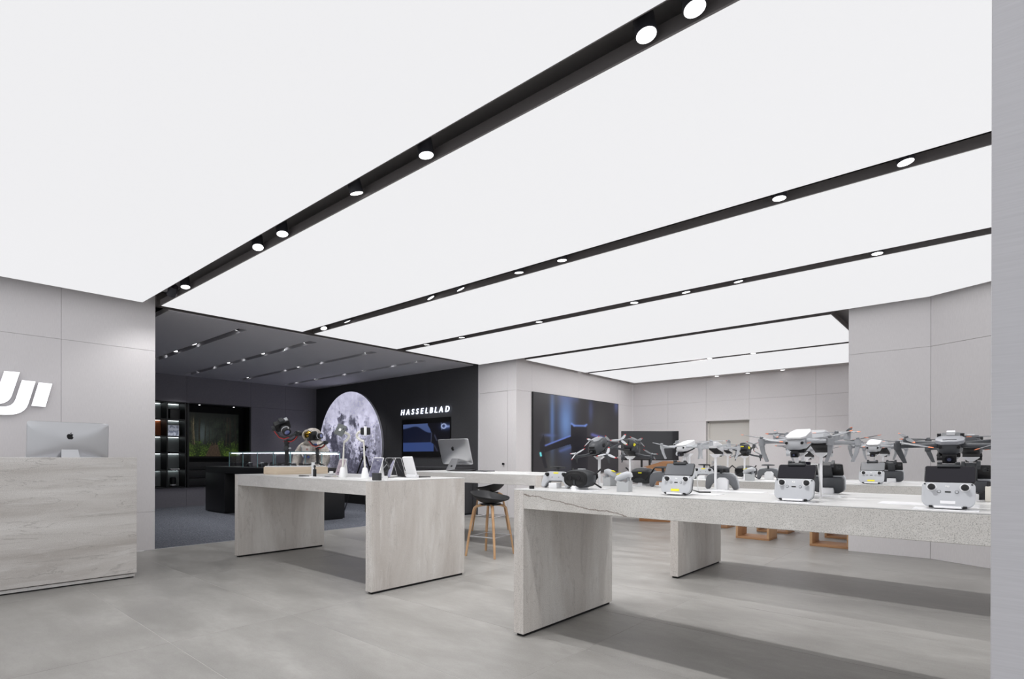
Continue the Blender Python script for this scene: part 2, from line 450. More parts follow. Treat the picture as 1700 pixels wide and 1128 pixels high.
# --- dark room
wdb = wall_slab('wall_dark_back', -14.12, -13.98, 2.2, 7.9, m=DARKJ)
NI = (3.2, 5.97, .43, 2.335)
panels_y(wdb, -13.60, 1, [2.2, 3.2, 4.555, 5.97, 6.85, 7.70], [0, .43, 2.335, 3.0], DARKWALL, skip=lambda y, z: 3.2 < y < 5.97 and .43 < z < 2.335, th=.03)
MB().box(-13.98, -13.64, 2.2, 3.2, 0, 3.1).box(-13.98, -13.64, 5.97, 7.7, 0, 3.1).box(-13.98, -13.64, 3.2, 5.97, 0, .42).box(-13.98, -13.64, 3.2, 5.97, 2.345, 3.1).build('wall_core', DARKJ, wdb)
wdf = wall_slab('wall_dark_front', -13.98, -7.56, 7.712, 7.95, m=DARKJ)
panels_x(wdf, 7.70, -1, [-13.6, -10.5, -9.05, -7.562], [0, 2.98], DARKWALL2)
wdl = wall_slab('wall_dark_left', -14.0, -7.95, 2.0, 2.19, m=DARKWALL)

# --- ceilings
ce = MB().box(-7.95, 4.0, -3.0, 7.9, 3.12, 3.2).box(-6.9, 4.0, 7.9, 12.35, 3.12, 3.2).build('ceiling', VOID); tag(ce, kind='structure')
def light_panel(poly):
    """one stretched light sheet in its dark frame"""
    cx = sum(p[0] for p in poly) / len(poly); cy = sum(p[1] for p in poly) / len(poly)
    fr = MB().prism(poly, CZ + .004, CZ + .07, plane='XY').build('panel_frame', FRAME, ce, smooth=0)
    ins = []
    n = len(poly)
    for i in range(n):            # inset outline by 12 mm
        p0 = Vector(poly[i - 1]); p1 = Vector(poly[i]); p2 = Vector(poly[(i + 1) % n])
        e1 = (p1 - p0).normalized(); e2 = (p2 - p1).normalized()
        n1 = Vector((-e1.y, e1.x)); n2 = Vector((-e2.y, e2.x)); b = (n1 + n2); b = b / max(.2, b.dot(n1)); ins.append(tuple(p1 + b * .012))
    MB().prism(ins, CZ - .001, CZ + .005, plane='XY').build('diffuser', PANEL, fr, smooth=0)
light_panel([(-7.40, -3.0), (4.0, -3.0), (4.0, 2.02), (-7.40, 2.02)])
light_panel([(-7.40, 2.19), (4.0, 2.19), (4.0, 3.975), (-7.40, 3.975)])
light_panel([(-7.40, 4.14), (4.0, 4.14), (4.0, 5.625), (-7.40, 5.625)])
light_panel([(-7.40, 5.785), (2.2, 5.785), (2.2, 6.20), (-.516, 7.59), (-7.42, 7.59)])
light_panel([(-6.42, 7.745), (-1.49, 7.745), (-1.49, 9.725), (-6.42, 9.725)])
light_panel([(-6.42, 9.855), (-1.49, 9.855), (-1.49, 11.83), (-6.42, 11.83)])
so = MB().box(-6.598, -1.31, 11.85, 12.086, CZ, CZ + .2).build('soffit', SOFFIT, ce)
# dark room ceiling, with four slots
slots = [(3.41, -11.78), (4.49, -13.33), (5.61, -13.33), (6.72, -13.33)]
mb = MB(); y = 2.37; XA, XB = -13.98, -7.70; hw = .06
for sy, xl in slots:
    mb.box(XA, XB, y, sy - hw, 2.93, 2.99); mb.box(-8.02, XB, sy - hw, sy + hw, 2.93, 2.99); mb.box(XA, xl, sy - hw, sy + hw, 2.93, 2.99); y = sy + hw
mb.box(XA, XB, y, 7.72, 2.93, 2.99)
ce2 = mb.build('ceiling', DARKCEIL); tag(ce2, kind='structure')
MB().box(-14.0, -7.6, 2.2, 7.72, 3.10, 3.18).build('ceiling_void', BLACKM, ce2)
MB().box(-7.70, -7.56, 2.2, 7.72, 2.945, 3.10).build('header_beam', mat('header_shaded_brown_grey', rgb(84, 80, 78), .8), ce2)  # dark base colour carries the shade of the ceiling gap

# --- downlights
def make_downlight(label, r=.046, h=.12):
    t_ = thing('downlight', label, 'light')
    MB().cyl((0, 0, h), (0, 0, 0), r * .96, r, 24).build('housing', mat('lamp_housing_dark', rgb(52, 52, 58), .5), t_)
    MB().cyl((0, 0, -.001), (0, 0, .002), r * .92, n=24).build('lens', LED, t_)
    MB().cyl((0, 0, h), (0, 0, .19), .01, n=8).build('stem', BLACK, t_)
    return t_
spot_n = 0
def lamp(p, tx, ty, watts, size=SPOT_SIZE, blend=.7, rad=.04):
    global spot_n
    l = bpy.data.lights.new('downlight_beam', 'SPOT'); l.energy = watts; l.spot_size = math.radians(size); l.spot_blend = blend; l.shadow_soft_size = rad
    l.color = (1.0, .99, .985)
    o = bpy.data.objects.new('downlight_beam', l); COL.objects.link(o); o.location = p; o.rotation_euler = (tx, ty, 0)
proto_dl = None
ordn = ['first', 'second', 'third', 'fourth', 'fifth', 'sixth', 'seventh', 'eighth', 'ninth']
def row_lights(row, y, lst, grp, z=CZ + .003, watts=None, size=SPOT_SIZE, where='', proto_r=.046, aims=None):
    """lst: (x, tilt about X, tilt about Y) in degrees"""
    global proto_dl
    lst = sorted(lst, key=lambda q: -q[0])
    for i, (x, tx, ty) in enumerate(lst):
        lab = 'round white downlight, %s from the right in %s' % (ordn[i], where)
        if proto_dl is None: proto_dl = make_downlight(lab, proto_r); o = proto_dl
        else: o = copy_tree(proto_dl); o['label'] = lab
        o['group'] = grp
        o.location = (x, y, z); o.rotation_euler = (math.radians(tx), math.radians(ty), 0)
        w_ = (watts if watts else SPOT_MAIN) * (.32 if row == 1 and x < -6.0 else 1); ax, ay, sz = tx * .6, ty * .6, size
        if aims and x in aims: ax, ay, w_, sz = aims[x]
        lamp((x, y, z - .012), math.radians(ax), math.radians(ay), w_, sz)
row_lights(1, 2.125, [(-.89, 0, -10), (-1.10, 0, -10), (-2.52, 6, -6), (-3.24, 18, 0), (-4.28, 0, -14), (-4.71, -4, -22), (-6.39, 0, -14), (-6.82, 0, 50)], 'downlights of the nearest ceiling slot', where='the nearest and widest ceiling slot')
row_lights(2, 4.06, [(-.39, 0, -8), (-1.10, 0, 0), (-2.93, 6, 0), (-3.44, 8, 0), (-4.25, 24, -16), (-4.73, 24, -20), (-6.40, 26, -10), (-6.98, 0, -24)], 'downlights of the second ceiling slot', where='the second ceiling slot')
row_lights(3, 5.71, [(-.75, 0, 0), (-1.93, 8, -6), (-2.48, 8, -4), (-3.10, 0, 0), (-4.49, 4, 0), (-5.95, 4, 0), (-6.75, 0, 4)], 'downlights of the third ceiling slot', where='the third ceiling slot', aims={-5.95: (34, 0, 95, 120), -6.75: (34, 10, 70, 120), -4.49: (18, 12, 80, 110)})
row_lights(5, 9.79, [(-3.06, 0, 0), (-3.81, 0, 0)], 'downlights of the far ceiling slot', where='the far ceiling slot', aims={-3.06: (12, 22, 120, 150), -3.81: (0, 36, 130, 150)})
row_lights(6, 11.965, [(-3.17, 0, 0), (-3.85, 0, 0), (-4.5, 0, 0)], 'downlights in the back soffit', where='the soffit over the back wall', z=CZ - .004, watts=1, aims={-3.17: (-42, 0, 34, 75), -3.85: (-42, 20, 34, 75), -4.5: (-42, 36, 34, 75)})
for k, (y, L) in enumerate([(3.41, [-8.29, -9.86, -10.74, -11.37]), (4.49, [-8.36, -9.03, -9.78, -10.66, -11.25, -12.05, -12.89]), (5.61, [-8.34, -9.84, -10.66, -11.27, -13.0]), (6.72, [-8.29, -9.06, -10.05, -10.78, -11.99, -12.92])]):
    w = ('nearest', 'second', 'third', 'farthest')[k]
    row_lights(10 + k, y, [(x, 18 if i % 2 else -12, -12 if i % 3 else 16) for i, x in enumerate(L)], 'downlights of the dark room, %s slot' % w, z=2.965, watts=SPOT_DARK, size=90, where='the %s slot of the dark ceiling' % w)
# spot rows that light the unseen part of the shop floor on the right and behind
for y in (.3, 2.105, 4.055, 5.705):
    for x in (1.2, 2.6): lamp((x, y, CZ - .01), 0, 0, SPOT_MAIN)
for x in (-6.6, -4.6, -2.6): lamp((x, .25, CZ - .01), 0, 0, SPOT_MAIN * .5)

# ================================================================== TABLES AND DESK
def stone_table(label, x0, x1, y0, y1, h=.922, beam=.12, leg=.078, beam_m=ST_BEAM2, leg_m=ST_VY, top_m=TOPM, group=None):
    r = thing('stone_table', label, 'table', (x0, (y0 + y1) / 2, 0), group=group)
    L, D = x1 - x0, (y1 - y0) / 2
    MB().box(leg, L - leg, -D, D, h - beam, h - .006).build('apron', beam_m, r, bevel=.002, seg=1)
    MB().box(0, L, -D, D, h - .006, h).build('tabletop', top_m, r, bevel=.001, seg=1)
    for a, b in ((0, leg), (L - leg, L)):
        g = MB().box(a, b, -D, D, .018, h - .006).build('leg', leg_m, r, bevel=.002, seg=1)
        MB().box(a + .012, b - .012, -D + .02, D - .02, 0, .018).build('plinth', BLACKM, g)
    return r
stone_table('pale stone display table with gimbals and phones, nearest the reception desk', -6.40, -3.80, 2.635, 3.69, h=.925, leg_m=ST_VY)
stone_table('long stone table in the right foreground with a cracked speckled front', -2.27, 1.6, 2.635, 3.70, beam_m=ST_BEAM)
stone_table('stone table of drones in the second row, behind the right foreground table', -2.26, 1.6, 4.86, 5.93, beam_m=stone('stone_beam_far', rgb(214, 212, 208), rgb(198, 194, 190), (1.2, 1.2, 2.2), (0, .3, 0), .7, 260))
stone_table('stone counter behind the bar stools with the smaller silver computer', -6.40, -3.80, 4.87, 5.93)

rd = thing('reception_desk', 'long stone reception desk at the left edge under the white logo', 'desk', (-5.98, 1.585, 0))
MB().box(-.10, 0, -4.2, 0, .045, 1.112).build('front_slab', ST_DESK, rd, bevel=.002, seg=1)
MB().box(-1.0, -.10, -4.2, 0, .045, .90).build('side_cabinet', ST_DESK, rd, bevel=.002, seg=1)
MB().box(-1.0, -.10, -4.2, 0, .90, .922).build('worktop', WHITEM, rd)
MB().box(-.09, 1.27, -.11, -.056, -.008, .42).build('floor_base', BLK0, mo) if 0 else None
MB().box(-.985, -.012, -4.19, -.012, .012, .037).build('plinth', ST_BEAM2, rd)
MB().box(-.98, -.02, -4.18, -.02, 0, .012).build('shadow_gap', BLACKM, rd)

# ================================================================== WALL SIGNS
SIGN_E = mat('sign_face_lit', rgb(250, 250, 255), .5, emis=rgb(250, 250, 255), es=1.3)
lg = thing('wall_logo', 'large white three-stroke logo glowing on the wall above the reception desk', 'sign', (-7.60, .82, 1.54))
def bez(p0, p1, p2, n=6): return [tuple((1 - t) ** 2 * a + 2 * t * (1 - t) * b + t * t * c for a, b, c in zip(p0, p1, p2)) for t in [i / n for i in range(1, n + 1)]]
D_ = [(.850, 1.986), (.968, 1.986), (.908, 1.745)] + bez((.908, 1.745), (.885, 1.655), (.79, 1.645)) + [(.56, 1.645)] + bez((.56, 1.645), (.43, 1.64), (.455, 1.74)) + [(.475, 1.83)] + bez((.475, 1.83), (.50, 1.90), (.58, 1.90)) + [(.74, 1.90), (.722, 1.83), (.62, 1.83)] + bez((.62, 1.83), (.585, 1.83), (.58, 1.80)) + [(.572, 1.76)] + bez((.572, 1.76), (.57, 1.735), (.60, 1.735)) + [(.73, 1.735)] + bez((.73, 1.735), (.785, 1.735), (.80, 1.79))
J_ = [(.985, 1.908), (1.092, 1.904), (1.035, 1.665)] + bez((1.035, 1.665), (1.005, 1.545), (.86, 1.541)) + [(.55, 1.541), (.568, 1.622), (.83, 1.622)] + bez((.83, 1.622), (.915, 1.625), (.935, 1.705))
I_ = [(1.118, 1.898), (1.228, 1.894), (1.172, 1.645), (1.060, 1.648)]
LOGO = [D_, J_, I_]
for P_ in LOGO:
    q = [(y - .82, z - 1.54) for y, z in P_]
    st = MB().prism(q, 0.012, .040, plane='YZ').build('stroke', WHITEM, lg, smooth=0)
    MB().prism(q, .040, .044, plane='YZ').build('lit_face', SIGN_E, st, smooth=0)

def logo_mini(mb, s, M):
    """the same three strokes, small, in a local XZ plane facing -Y"""
    for P_ in LOGO: mb.prism([((y - .84) * s, (z - 1.76) * s) for y, z in P_[::2] if True], -.0006, 0, M)
APPLE = [(0, -.46), (.12, -.5), (.26, -.46), (.36, -.34), (.43, -.17), (.33, -.08), (.29, .05), (.32, .17), (.41, .26), (.30, .35), (.16, .38), (.02, .33), (-.14, .38), (-.30, .33), (-.40, .20), (-.43, .02), (-.39, -.19), (-.29, -.38), (-.16, -.49)]
LEAF = [(.0, .40), (.04, .52), (.16, .62), (.17, .50), (.10, .43)]

def letter_mesh(ch, size, depth, shear, offs):
    cu = bpy.data.curves.new('letter', 'FONT'); cu.body = ch; cu.size = size; cu.extrude = depth; cu.shear = shear; cu.offset = offs; cu.resolution_u = 3
    o = bpy.data.objects.new('tmp', cu); COL.objects.link(o); bpy.context.view_layer.update()
    dg = bpy.context.evaluated_depsgraph_get(); me = bpy.data.meshes.new_from_object(o.evaluated_get(dg))
    w = o.dimensions.x; bpy.data.objects.remove(o); return me, w
HS = thing('wall_letters', 'glowing white shop name letters over the screen in the dark room', 'sign', (-9.95, 7.70, 2.055))
HL = mat('letter_lit', rgb(240, 245, 255), .5, emis=rgb(228, 236, 255), es=1.6)
word = 'HASSELBLAD'; LM = [letter_mesh(ch, .172, .008, .20, .0012) for ch in word]; gap_ = (1.585 - sum(w for _, w in LM)) / 9; x = 0
for me, w in LM:
    me.materials.append(HL)
    o = bpy.data.objects.new('letter', me); COL.objects.link(o); o.parent = HS
    o.matrix_local = T(x, -.03, 0) @ R(90, 'X'); x += w + gap_
lA = bpy.data.lights.new('sign_glow', 'AREA'); lA.shape = 'RECTANGLE'; lA.size = 1.6; lA.size_y = .1; lA.energy = 1.2; lA.color = (.85, .9, 1)
oA = bpy.data.objects.new('sign_glow', lA); COL.objects.link(oA); oA.location = (-9.15, 7.672, 2.115); oA.rotation_euler = (math.radians(90), 0, PI)

# ================================================================== SCREENS AND PRINTS
def blob(x, y, cx, cy, rx, ry): return math.exp(-((x - cx) / rx) ** 2 - ((y - cy) / ry) ** 2)
ARM = [(.116, .345), (.391, .485), (.391, .383), (.204, .31), (.108, .265)]
BODY = [(.39, .643), (.43, .625), (.562, .63), (.582, .661), (.594, .0), (.401, .0)]
LEG = [(.060, .38), (.10, .489), (.118, .40), (.108, .265), (.140, .073), (.110, .073), (.065, .264)]
RARM = [(.575, .50), (.66, .50), (.85, .465), (.95, .40), (.95, .33), (.58, .36)]
def drone_pic(u, v):
    c = (46, 44, 48)
    c = lerp(c, (72, 88, 128), min(1, 1.1 * blob(u, v, .34, .78, .10, .50)))
    c = lerp(c, (108, 140, 192), min(1, .85 * blob(u, v, .335, .66, .065, .25)))
    c = lerp(c, (95, 128, 190), .75 * blob(u, v, .188, .68, .025, .45))
    c = lerp(c, (70, 84, 140), .8 * sstep(.5, .46, u) * sstep(.2, .3, u) * sstep(.9, 1.0, v) * .6)
    c = lerp(c, (72, 82, 128), .7 * blob(u, v, .63, .85, .03, .16))
    c = lerp(c, (84, 94, 150), .75 * blob(u, v, .97, .99, .03, .12))
    c = lerp(c, (74, 76, 74), .5 * blob(u, v, .13, .62, .03, .16) + .5 * blob(u, v, .17, .12, .06, .16) + .3 * blob(u, v, .75, .72, .1, .2))
    c = lerp(c, (86, 100, 150), .9 * blob(u, v, .16, .485, .06, .02))
    c = lerp(c, (84, 98, 150), .8 * math.exp(-(segd(u, v, (.277, .29), (.395, .345)) / .02) ** 2))
    d = 0
    for P_ in (ARM, BODY, LEG, RARM):
        if inpoly(u, v, P_): c = (27, 26, 34)
    e = math.exp(-(segd(u, v, (.121, .356), (.381, .490)) / .010) ** 2); c = lerp(c, (104, 126, 205), e * .95)
    for a, b in (((.40, .655), (.43, .632)), ((.43, .630), (.561, .640)), ((.561, .640), (.577, .658))):
        c = lerp(c, (112, 140, 215), .95 * math.exp(-(segd(u, v, a, b) / .013) ** 2))
    c = lerp(c, (98, 100, 172), .9 * math.exp(-(segd(u, v, (.65, .525), (.83, .478)) / .022) ** 2))
    c = lerp(c, (120, 235, 240), min(1, 1.4 * math.exp(-(segd(u, v, (.069, .262), (.075, .226)) / .0085) ** 2)))
    return c
SCB = mat('screen_bezel', rgb(20, 20, 22), .35)
sc1 = thing('wall_screen_panel', 'large flat screen on the grey wall showing a blue close-up of a drone', 'screen', (-6.60, 9.76, .8))
MB().box(0, .035, -1.59, 1.59, -.01, 1.575).build('bezel', SCB, sc1)
picture('display', drone_pic, 200, 120, lambda u, v: (.037, -1.58 + 3.16 * u, 1.565 * v), sc1, .95)

def face_pic(u, v):
    x = -9.855 + 1.52 * u; z = 1.245 + .595 * v
    c = lerp((52, 66, 104), (72, 88, 132), v)
    top = 1.754 + .045 * math.exp(-((x + 9.45) / .25) ** 2) - .10 * sstep(-9.4, -8.95, x) 
    if z < top: c = lerp(c, (19, 23, 42), sstep(top, top - .03, z))
    if z < 1.45: c = lerp(c, (52, 70, 120), sstep(1.45, 1.43, z))
    F = [(-9.02, 1.87), (-9.02, 1.80), (-8.955, 1.725), (-8.89, 1.602), (-8.93, 1.44), (-8.84, 1.40), (-8.84, 1.24), (-8.3, 1.24), (-8.3, 1.87)]
    if inpoly(x, z, F): c = (20, 20, 27)
    c = lerp(c, (92, 98, 124), .7 * math.exp(-(segd(x, z, (-8.90, 1.63), (-8.915, 1.45)) / .012) ** 2))
    c = lerp(c, (74, 78, 102), .7 * math.exp(-(segd(x, z, (-8.80, 1.58), (-8.74, 1.48)) / .02) ** 2) + .6 * math.exp(-(segd(x, z, (-8.80, 1.36), (-8.72, 1.25)) / .02) ** 2))
    c = lerp(c, (66, 82, 130), .8 * blob(x, z, -8.46, 1.75, .16, .07))
    r = abs(math.hypot((x + 8.52) / 1.5, z - 1.765) - .045)
    c = lerp(c, (186, 200, 240), .9 * math.exp(-(r / .014) ** 2)); c = lerp(c, (150, 168, 220), .8 * blob(x, z, -8.40, 1.755, .08, .025) + .6 * math.exp(-(segd(x, z, (-8.60, 1.85), (-8.58, 1.70)) / .012) ** 2))
    return c
sbd = thing('sideboard', 'low black sideboard along the black wall under the framed screen', 'cabinet', (-9.10, 7.46, 0))
for k in range(4): MB().box(-1.38 + .70 * k, -.69 + .70 * k, -.23, .225, .03, .90).build('door', DARKWALL2, sbd, bevel=.003)
MB().box(-1.39, 1.43, -.24, .225, .90, .93).build('top_board', DARKWALL2, sbd); MB().box(-1.36, 1.40, -.20, .22, 0, .03).build('plinth', BLACKM, sbd)
sc2 = thing('wall_screen_panel', 'black framed screen under the glowing letters showing a face in blue light', 'screen', (-9.12, 7.70, 1.14))
MB().box(-.785, .785, -.03, 0, 0, .81).build('bezel', SCB, sc2)
picture('display', face_pic, 120, 60, lambda u, v: (-.735 + 1.52 * u, -.032, .105 + .595 * v), sc2, .95)

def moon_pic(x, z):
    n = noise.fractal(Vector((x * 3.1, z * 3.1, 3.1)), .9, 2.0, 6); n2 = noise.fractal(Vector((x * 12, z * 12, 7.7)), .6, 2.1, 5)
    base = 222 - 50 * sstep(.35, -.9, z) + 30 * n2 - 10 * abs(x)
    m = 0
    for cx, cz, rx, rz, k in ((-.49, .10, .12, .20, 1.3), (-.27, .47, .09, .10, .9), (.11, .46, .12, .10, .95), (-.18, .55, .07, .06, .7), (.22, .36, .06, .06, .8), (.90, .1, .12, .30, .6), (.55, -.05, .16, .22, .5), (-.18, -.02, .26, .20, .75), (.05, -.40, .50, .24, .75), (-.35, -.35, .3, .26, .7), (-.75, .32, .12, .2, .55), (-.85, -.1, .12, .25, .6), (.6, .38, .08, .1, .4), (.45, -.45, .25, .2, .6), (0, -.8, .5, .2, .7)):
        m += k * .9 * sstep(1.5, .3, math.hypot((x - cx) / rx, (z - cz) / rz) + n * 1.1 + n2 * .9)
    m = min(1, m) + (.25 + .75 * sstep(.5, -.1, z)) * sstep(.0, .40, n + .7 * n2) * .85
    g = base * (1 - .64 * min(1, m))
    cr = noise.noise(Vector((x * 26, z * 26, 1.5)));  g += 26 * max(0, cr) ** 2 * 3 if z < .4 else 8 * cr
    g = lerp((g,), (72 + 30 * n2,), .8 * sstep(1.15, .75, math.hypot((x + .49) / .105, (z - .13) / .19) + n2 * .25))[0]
    rr = math.hypot(x, z); g = lerp((g,), (225,), .45 * sstep(.965, .995, rr))[0]  # lit edge of the disc painted into the print as a pale rim
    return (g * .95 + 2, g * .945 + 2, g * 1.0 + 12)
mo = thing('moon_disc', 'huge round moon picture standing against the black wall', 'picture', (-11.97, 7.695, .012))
ring = []
MB().box(-1.45, 1.42, -.16, -.056, -.010, .42).build('floor_base', BLACKM, mo)
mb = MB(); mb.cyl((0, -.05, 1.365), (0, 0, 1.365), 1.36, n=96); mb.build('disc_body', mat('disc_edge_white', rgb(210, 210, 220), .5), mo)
picture('glowing_disc_print', lambda u, v: moon_pic(v * math.cos(2 * PI * u), v * math.sin(2 * PI * u)), 360, 150, lambda u, v: (1.355 * v * math.cos(2 * PI * u), -.0515, 1.365 + 1.355 * v * math.sin(2 * PI * u)), mo, .80, base=1)  # print is given emission in place of spot light falling on it

def forest_pic(u, v):
    y = 4.65 + 1.15 * u
    n = noise.fractal(Vector((u * 7, v * 6, 0)), 1, 2, 5); nf = noise.fractal(Vector((u * 40, v * 30, 4)), .8, 2, 4)
    c = lerp((12, 17, 13), (40, 50, 38), min(1, max(0, .4 + n * 1.2 + nf * .6)))
    c = lerp(c, (104, 116, 122), .85 * blob(u, v, .28, .52, .10, .24) * sstep(-.9, .1, .6 - abs(n)))
    c = lerp(c, (70, 80, 76), .5 * blob(u, v, .42, .55, .22, .25))
    for k, (tx, w, col) in enumerate(((.10, .018, (70, 66, 50)), (.135, .012, (108, 100, 78)), (.24, .020, (38, 36, 26)), (.35, .012, (40, 40, 32)), (.42, .008, (42, 44, 36)), (.47, .006, (46, 48, 40)), (.52, .006, (44, 46, 38)), (.58, .007, (40, 42, 34)), (.63, .008, (36, 38, 30)), (.70, .010, (34, 34, 26)), (.76, .012, (52, 44, 32)), (.82, .020, (40, 34, 26)), (.93, .022, (32, 30, 24)), (.03, .02, (50, 46, 36)))):
        dx = abs(u - tx - .012 * math.sin(v * 5 + k)); c = lerp(c, tuple(q * (1 + .35 * nf) for q in col), sstep(w, w * .6, dx))
    c = lerp(c, (14, 18, 14), sstep(.78, 1.0, v + n * .12) * .85)
    gl = .30 - .30 * abs(u - .5) * 0 + .05 * math.sin(u * 9) * .3
    if v < gl + .07 * nf + .10 * n:
        g = lerp((34, 52, 18), (104, 134, 46), min(1, max(0, .35 + nf * 1.5 + n))); g = lerp(g, (30, 44, 20), sstep(.0, .8, v / gl) * .35)
        cx, w = .50 + .06 * v, .15 * (1 - v / .42) + .03
        g = lerp(g, tuple(q * (1 + .2 * nf) for q in (84, 68, 54)), sstep(w, w * .7, abs(u - cx)))
        c = lerp(c, g, .9)
    return tuple(q * .9 for q in c)
fp = thing('forest_picture', 'framed picture of a forest path in the dark wall niche', 'picture', (-13.94, 5.23, 1.1))
MB().box(-.02, 0, -.62, .61, -.01, 1.06).build('backing', BLACKM, fp)
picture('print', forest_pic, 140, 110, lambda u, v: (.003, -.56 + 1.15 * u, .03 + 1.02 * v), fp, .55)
SH = mat('shelf_black_laminate', rgb(30, 31, 33), .55)
niche = thing('niche_cabinet', 'black niche with drawers below the forest picture', 'cabinet', (-13.60, 5.28, .43))
MB().box(-.36, .02, -.72, -.68, 0, 1.90).build('side_panel', SH, niche); MB().box(-.36, .02, .655, .69, 0, 1.90).build('side_panel', SH, niche)
MB().box(-.36, .02, -.68, .655, 1.885, 1.905).build('top_panel', SH, niche)
MB().box(-.36, .015, -.68, .655, 0, .02).build('bottom_panel', SH, niche)
for k in range(3): MB().box(-.30, -.02 - .02 * k, -.675, .65, .03 + .18 * k, .20 + .18 * k).build('drawer', SH, niche, bevel=.003)
for y in (-.42, .34):
    MB().cyl((-.12, y, 1.884), (-.12, y, 1.874), .016).build('spot_lens', LED, niche)
# lit shelf
sh = thing('display_shelf', 'black wall shelf with ten lit compartments left of the forest picture', 'shelf', (-13.60, 3.20, .43))
zs = [0.02 + .373 * k for k in range(6)]; yd = [.0, .29, .64, .965, 1.33]
MB().box(-.37, .02, 0, 1.335, 0, .02).build('bottom_board', SH, sh); MB().box(-.37, .02, 0, 1.335, 1.885, 1.905).build('top_board', SH, sh)
for y in yd: MB().box(-.37, .02, y - .012, y + .012, .02, 1.885).build('divider', SH, sh)
for z in zs[1:-1]: MB().box(-.37, .01, 0, 1.335, z - .010, z + .010).build('shelf_board', SH, sh)
BACKP = mat('shelf_back_grey', rgb(150, 156, 156), .6); WARMP = mat('shelf_back_orange_glow', rgb(196, 110, 64), .5)  # orange glow of one compartment painted into its back panel
STRIP = mat('led_strip', rgb(255, 255, 255), .5, emis=rgb(240, 248, 250), es=4.0)
for i in range(4):
    for j in range(5):
        w_ = (i == 2 and j == 3)
        b = MB().box(-.372, -.366, yd[i] + .012, yd[i + 1] - .012, zs[j] + .01, zs[j + 1] - .01).build('back_panel', WARMP if i == 2 and j == 3 else BACKP, sh)
        MB().box(-.355, -.34, yd[i] + .03, yd[i + 1] - .03, zs[j + 1] - .018, zs[j + 1] - .011).build('led_strip', STRIP, b)
def cell(i, j): return (-13.60, 3.20 + (yd[i] + yd[i + 1]) / 2, .43 + zs[j] + .011)
p = cell(3, 4)
o = MB().box(-.10, .06, -.10, .10, 0, .24).build('camera_case', BLACK, bevel=.012); o.location = (p[0] - .20, p[1] + .02, p[2]); tag(o, 'dark camera case in the top right compartment of the wall shelf', 'case')
p = cell(3, 3)
pr = thing('framed_photo', 'small pale photo leaning in the second compartment of the wall shelf', 'picture', (p[0] - .16, p[1] - .02, p[2]))
MB().box(-.012, 0, -.125, .125, 0, .245).build('frame', WHITEM, pr)
picture('print', lambda u, v: lerp((206, 212, 226), (128, 136, 156), sstep(-.2, .4, noise.fractal(Vector((u * 4, v * 4, 1)), 1, 2, 4))), 24, 24, lambda u, v: (.001, -.12 + .24 * u, .004 + .236 * v), pr, .25, base=1)
p = cell(3, 2); o = MB().box(-.05, .05, -.11, .11, 0, .022).build('booklet', BLACK, bevel=.004); o.location = (p[0] - .12, p[1], p[2]); tag(o, 'flat dark booklet in the middle compartment of the wall shelf', 'book')
p = cell(3, 1); o = MB().box(-.06, .06, -.09, .09, 0, .02).build('booklet', WHITEM, bevel=.004); o.location = (p[0] - .12, p[1], p[2]); tag(o, 'flat pale booklet in the fourth compartment down of the wall shelf', 'book')
p = cell(3, 0)
ln = thing('camera_lens', 'black camera lens standing in the bottom compartment of the wall shelf', 'lens', (p[0] - .14, p[1] - .02, p[2]))
MB().lathe([(.055, 0), (.055, .09), (.062, .095), (.062, .19), (.05, .195), (.05, .20)], 20).build('barrel', BLACK, ln)
MB().cyl((0, 0, .20), (0, 0, .21), .048).build('front_cap', XGREY, ln); MB().cyl((0, 0, .02), (0, 0, .05), .058).build('zoom_ring', LGREY, ln)

# black counter with glass cases
BLK = mat('black_counter', rgb(26, 27, 30), .4, grain=.05)
bc = thing('black_counter', 'long black counter carrying the glass cases in the dark room', 'counter', (-10.56, 5.02, 0))
MB().box(-1.72, -.77, -.55, .55, .02, .80).build('end_cabinet', BLK, bc, bevel=.003)
MB().box(1.63, 1.71, -.55, .55, .02, .80).build('leg', BLK, bc, bevel=.003)
MB().box(-1.72, 1.71, -.55, .55, .80, .925).build('counter_top', BLK, bc, bevel=.003)
MB().box(-1.68, -.80, -.52, .52, 0, .02).box(1.645, 1.695, -.52, .52, 0, .02).build('plinth', BLACKM, bc)
STRIP2 = mat('case_led_strip', rgb(255, 255, 255), .5, emis=rgb(235, 242, 250), es=2.6)
gc = thing('glass_case', 'long low glass display case with a light strip on the black counter', 'display case', (-10.10, 5.02, .925))
X0, X1, Y0, Y1, HG = -1.22, 1.22, -.47, .47, .275
for (a, b, c_, d) in ((X0, X1, Y0, Y0 + .006), (X0, X1, Y1 - .006, Y1), (X0, X0 + .006, Y0, Y1), (X1 - .006, X1, Y0, Y1)):
    MB().box(a, b, c_, d, 0, HG).build('glass_pane', GLASS, gc)
MB().box(X0, X1, Y0, Y1, HG, HG + .008).build('glass_top', GLASS, gc)
for k in range(5):
    x = X0 + (X1 - X0) * k / 4
    for y in (Y0, Y1 - .012): MB().box(x - .008, x + .008, y, y + .012, 0, HG).build('glass_edge', GLEDGE, gc)
MB().box(X0, X1, Y0 - .002, Y0 + .010, HG, HG + .012).box(X0, X1, Y1 - .010, Y1 + .002, HG, HG + .012).box(X1 - .01, X1, Y0, Y1, HG, HG + .012).build('top_edge', GLEDGE, gc)
MB().box(X0 + .04, X1 - .04, Y0 + .03, Y0 + .042, HG - .016, HG - .004).box(X0 + .04, X1 - .04, Y1 - .042, Y1 - .03, HG - .016, HG - .004).box(X1 - .042, X1 - .03, Y0 + .05, Y1 - .05, HG - .016, HG - .004).build('light_strip', STRIP2, gc)
